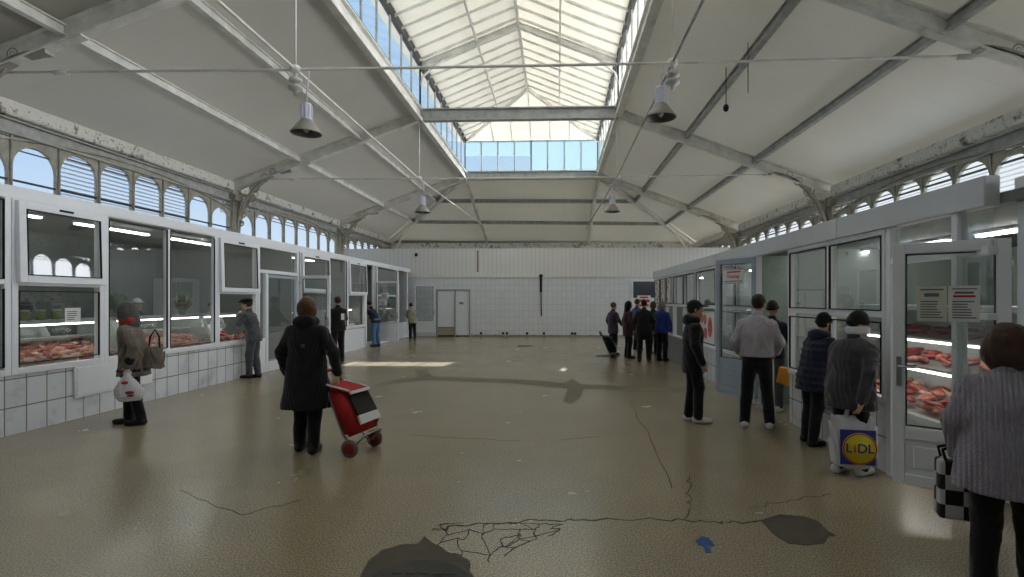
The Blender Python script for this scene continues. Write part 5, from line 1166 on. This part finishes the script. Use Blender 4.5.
# trolley
def trolley(loc, rz, label, fab, dark, light, wheelc, sc=1.0, tilt=22):
    o = empty('shopping_trolley', loc, rz, label, 'trolley'); o.scale = (sc, sc, sc)
    T = Matrix.Translation((0, 0, .085)) @ Matrix.Rotation(radians(-tilt), 4, 'X')
    def put(mb, nm, m, par=None):
        ob = mb.build(nm, m, o)
        ob.matrix_local = T
        if par is not None: ob.parent = par; ob.matrix_local = Matrix.Identity(4)
        return ob
    # bag: front is local -y
    bm = bmesh.new(); bmesh.ops.create_cube(bm, size=1)
    for v in bm.verts: v.co = Vector((v.co.x * .34, v.co.y * .22 - .06, (v.co.z + .5) * .52 + .1))
    for v in bm.verts:
        if v.co.z > .4: v.co.y += .03; v.co.x *= .9
        if v.co.z > .4 and v.co.y < -.1: v.co.z -= .13
    bmesh.ops.bevel(bm, geom=bm.edges[:], offset=.035, segments=3, affect='EDGES'); mb = MB(); mb.bm(bm, None, True); bag = put(mb, 'bag_body', fab)
    mb = MB(); mb.prism([(-.152, -.166, .25), (.152, -.166, .25), (.146, -.142, .46), (-.146, -.142, .46)], (0, -.02, .003)); put(mb, 'front_pocket', dark, bag)
    mb = MB(); mb.prism([(-.158, -.168, .165), (.158, -.168, .165), (.153, -.164, .25), (-.153, -.164, .25)], (0, -.022, .002)); put(mb, 'pocket_band', light, bag)
    mb = MB(); mb.prism([(-.15, -.17, .475), (.15, -.17, .475), (.14, .05, .63), (-.14, .05, .63)], (0, -.01, .022)); put(mb, 'top_flap', fab, bag)
    mb = MB()
    for x in (-.145, .145): mb.bar((x * 1.0, -.175, .5), (x * .95, .05, .655), .025, .012, (0, -.5, 1))
    mb.bar((-.15, -.182, .48), (.15, -.182, .48), .02, .03); put(mb, 'flap_piping', light, bag)
    mb = MB()
    for x in (-.13, .13): mb.tube([(x, .02, 0), (x, .07, .15), (x, .07, .56), (x * .8, .07, .68)], .011, 8)
    mb.tube([(-.13, .0, .0), (-.13, -.16, .06), (.13, -.16, .06), (.13, 0, 0)], .01, 8); mb.tube([(-.2, 0, 0), (.2, 0, 0)], .009, 8); put(mb, 'frame', CHROME)
    mb = MB(); mb.tube([(-.105, .07, .66), (-.105, .07, .75), (-.07, .07, .79), (.07, .07, .79), (.105, .07, .75), (.105, .07, .66)], .017, 8); put(mb, 'handle', fab)
    for x in (-.2, .2):
        R90 = Matrix.Translation((x, 0, .085)) @ Matrix.Rotation(pi / 2, 4, 'Y')
        mb = MB(); mb.lathe([(.06, -.014), (.085, -.012), (.085, .012), (.06, .014), (.06, -.014)], 24, R90); w = mb.build('wheel', plain('wheel_tyre', rgb(120, 104, 96), .7), o)
        mb = MB(); mb.lathe([(0, -.016), (.03, -.02), (.062, -.01), (.062, .01), (.03, .02), (0, .016)], 20, R90); mb.build('hub', wheelc, w)
    return o
A, B = on_floor(349, 458), on_floor(375, 446)
dv = B - A; c_ = (A + B) / 2
trolley((c_.x, c_.y, 0), atan2(dv.y, dv.x), 'red shopping trolley with black pocket and white band behind the long black coat', RED, BLACKC, WHITEC, plain('red_hub', rgb(150, 40, 36), .5), min(1.15, dv.length / .4), 24)
A = on_floor(617, 358); trolley((A.x - .12, A.y - .15, 0), radians(75), 'black shopping trolley at the left end of the far right queue', BLACKC, BLACKT, DGREY, SHOEB, 1.0, 25)
# printed shopping bag
LB = plain('bag_blue', rgb(28, 52, 130), .5, 0, .1, 10); LY = plain('bag_yellow', rgb(206, 190, 36), .5, 0, .06, 10); LR = plain('bag_red', rgb(190, 36, 40), .5)
g = grip(p11, 1.66, (.27, -.02, .84)); 
b = empty('shopping_bag', (on_floor(847, 473).x, on_floor(847, 473).y - .1, .09), radians(-10), 'white and blue shopping bag with a yellow disc logo hanging beside the dark grey coat', 'bag')
F = Fld((-.28, -.15, -.02), (.28, .15, .52), .009)
F.loft([(0, 0, 0, .15, .055), (.05, 0, 0, .2, .075), (.3, 0, 0, .21, .07), (.46, 0, 0, .2, .035), (.5, 0, 0, .195, .02)], .01)
F.wrinkle(.0035, 30, 1.3); F.build('bag_body', BAGW, b)
mb = MB(); mb.rbox((-.14, -.098, .05), (.165, -.085, .38), .004); pn_ = mb.build('printed_panel', LB, b)
Rx = Matrix.Translation((.025, -.1, .205)) @ Matrix.Rotation(pi / 2, 4, 'X')
MB().lathe([(0, -.001), (.15, -.001), (.15, .003), (0, .004)], 40, Rx).build('logo_disc', LY, b)
mb = MB(); mb.lathe([(.136, .004), (.146, .004), (.146, .006), (.136, .006), (.136, .004)], 40, Rx); mb.build('logo_ring', LR, b)
lettering('L', .12, LB, b, (-.07, -.107, .205)); lettering('i', .12, LR, b, (-.018, -.107, .205)); lettering('D', .12, LB, b, (.045, -.107, .205)); lettering('L', .12, LB, b, (.12, -.107, .205))
for y in (-.03, .03): MB().tube([(-.06, y, .48), (-.04, y * .6, .58), (0, 0, .64), (.04, y * .6, .58), (.06, y, .48)], .012, 6).build('bag_handle', BAGW, b)
# chequered bag at the right edge
def chequer():
    t = NT('black_white_chequer'); c = t.n('ShaderNodeTexChecker'); c.inputs['Scale'].default_value = 11; c.inputs['Color1'].default_value = rgb(18, 18, 20); c.inputs['Color2'].default_value = rgb(196, 196, 202)
    t.l(t.coords(), c.inputs['Vector']); return t.bsdf(c.outputs['Color'], .6)
q = on_y(960, 518, 3.3)
b = empty('tote_bag', (q.x, 3.3, q.z), radians(-20), 'black and white chequered tote bag beside the lilac grey jacket', 'bag')
mb = MB(); mb.rbox((-.12, -.06, 0), (.16, .06, .36), .02); mb.build('bag_body', chequer(), b)
for y in (-.05, .05): MB().tube([(-.08, y, .34), (-.1, y * .8, .42), (0, 0, .46), (.1, y * .8, .42), (.1, y, .34)], .01, 6).build('bag_handle', BLACKC, b)
# orange packet held in front of the pale sweater
q = on_y(783, 384, 7.62); b = MB(); b.rbox((-.09, -.06, 0), (.09, .06, .24), .02); o = b.build('paper_packet', ORANGE); o.location = (q.x, 7.62, q.z); o.rotation_euler = (0, radians(12), radians(-40)); tag(o, 'orange paper packet held beside the pale grey sweater', 'packet')
# ------------------------------------------------------------------ floor marks
CEM = plain('dark_cement_patch', rgb(84, 79, 68), .75, 0, .12, 9); CEMG = plain('grey_cement_repair', rgb(120, 112, 98), .7, 0, .14, 7); CRK = plain('crack_dark', rgb(44, 38, 32), .9)
def decal(name, pts, z, mat, parent=None):
    P = [on_floor(x, y) for x, y in pts]; mb = MB(); mb.prism([(p.x, p.y, 0.0) for p in P], (0, 0, z)); return mb.build(name, mat, parent)
def fine(pts, n=3, j=1.2, sd=1):
    rr = random.Random(sd); out = []
    for i, p in enumerate(pts):
        q = pts[(i + 1) % len(pts)]
        for k in range(n): t = k / n; out.append((p[0] + (q[0] - p[0]) * t + rr.uniform(-j, j) * (k > 0), p[1] + (q[1] - p[1]) * t + rr.uniform(-j, j) * .5 * (k > 0)))
    return out
decal('cement_patch', fine([(640 + x / 3.657, 440 + y / 3.657) for x, y in ((440, 295), (510, 272), (600, 280), (655, 300), (690, 335), (718, 352), (690, 352), (675, 378), (610, 386), (545, 380), (500, 355), (470, 325))], 2, .6), .003, CEM, floor)
decal('drain_patch', fine([(360, 577), (368, 562), (381, 551), (400, 545), (418, 544), (424, 536), (433, 543), (442, 548), (447, 552), (460, 556), (470, 561), (470, 577), (470, 600), (360, 600)], 3, 1.0, 3), .003, CEM, floor)
decal('repair_strip', fine([(372, 385), (400, 379), (418, 377), (414, 369), (424, 369), (432, 376), (480, 378), (530, 380), (565, 383), (572, 378), (580, 384), (640, 387), (688, 389), (688, 392), (630, 391), (584, 389), (580, 398), (572, 404), (563, 402), (568, 389), (520, 384), (470, 382), (430, 380), (395, 384)], 2, .5, 4), .002, CEMG, floor)
for (x, y, a) in ((525, 346, 8), (608, 356, 12)):
    p = on_floor(x, y); r = a * p.y / 520; mb = MB(); mb.lathe([(0, 0), (r, 0), (r * .95, .012), (0, .012)], 20, Matrix.Translation((p.x, p.y, 0))); o = mb.build('floor_drain', DARKST); tag(o, 'round dark floor cover %s' % ('near the far tiled wall' if a == 8 else 'by the black trolley of the queue'), 'drain cover')
p = on_floor(417, 590); mb = MB(); mb.lathe([(0, .006), (.3, .006), (.31, .012), (.34, .012), (.345, .0)], 40, Matrix.Translation((p.x, p.y, 0)))
co = empty('manhole_cover', (0, 0, 0), 0, 'round iron manhole cover in the dark patch at the bottom edge', 'manhole cover'); mb.build('cover_plate', DARKST, co)
mb = MB()
for i in range(-3, 4):
    for j in range(-3, 4):
        if i * i + j * j < 9: mb.rbox((p.x + i * .085 - .03, p.y + j * .085 - .012, .006), (p.x + i * .085 + .03, p.y + j * .085 + .012, .012), .003)
mb.build('raised_pattern', DARKST, co)
def crack(pts, w, sd, sub=6, jit=.03):
    rr = random.Random(sd); P = [on_floor(*p) for p in pts]; mb = MB(); Q = []
    for i in range(len(P) - 1):
        for k in range(sub): q = P[i].lerp(P[i + 1], k / sub); Q.append(q + Vector((rr.uniform(-jit, jit), rr.uniform(-jit, jit), 0)) * (1 if k else .3))
    Q.append(P[-1])
    for a, b in zip(Q, Q[1:]): mb.bar(a, b, w * rr.uniform(.5, 1.3), .003)
    return mb
C0 = MB()
for pts, w in (([(432, 531), (455, 525), (500, 524), (540, 520), (575, 520), (640, 519), (700, 521), (728, 523), (764, 520)], .012), ([(690, 476), (688, 492), (690, 508), (684, 519)], .008), ([(630, 400), (650, 440), (672, 488)], .007), ([(180, 490), (240, 515), (300, 500)], .006), ([(411, 435), (460, 438), (520, 441)], .006), ([(560, 440), (600, 436)], .006), ([(750, 508), (790, 500), (830, 494)], .006)):
    q = crack(pts, w, len(pts)); C0.add(q.v, q.f)
rr = random.Random(11); NXg, NYg = 9, 5; Gd = {}
for i in range(NXg):
    for j in range(NYg):
        x = 440 + (555 - 440) * (i + rr.uniform(-.55, .55)) / (NXg - 1); top = 524; bot = 560 - 28 * max(0, (x - 490) / 65); y = top + (bot - top) * (j + rr.uniform(-.5, .5)) / (NYg - 1); Gd[(i, j)] = (x, max(523, y))
for i in range(NXg):
    for j in range(NYg):
        for d_ in ((1, 0), (0, 1)):
            k2 = (i + d_[0], j + d_[1])
            if k2 in Gd and rr.random() < .72: q = crack([Gd[(i, j)], Gd[k2]], .007, i * 7 + j, 4, .012); C0.add(q.v, q.f)
C0.build('crack', CRK, floor)
# blue arrow sticker
s_ = [(640 + x / 3.657, 440 + y / 3.657) for x, y in ((203, 370), (226, 353), (252, 360), (273, 385), (262, 391), (248, 382), (262, 411), (240, 413), (230, 386), (212, 384))]
o = decal('arrow_sticker', s_, .003, plain('blue_sticker', rgb(40, 88, 150), .5, 0, .1, 20)); tag(o, 'blue arrow sticker on the floor near the bottom edge', 'sticker')
vs = SC.view_settings; vs.view_transform = 'Standard'; vs.look = 'None'; vs.exposure = 0.0; vs.gamma = 1.0; vs.use_curve_mapping = False
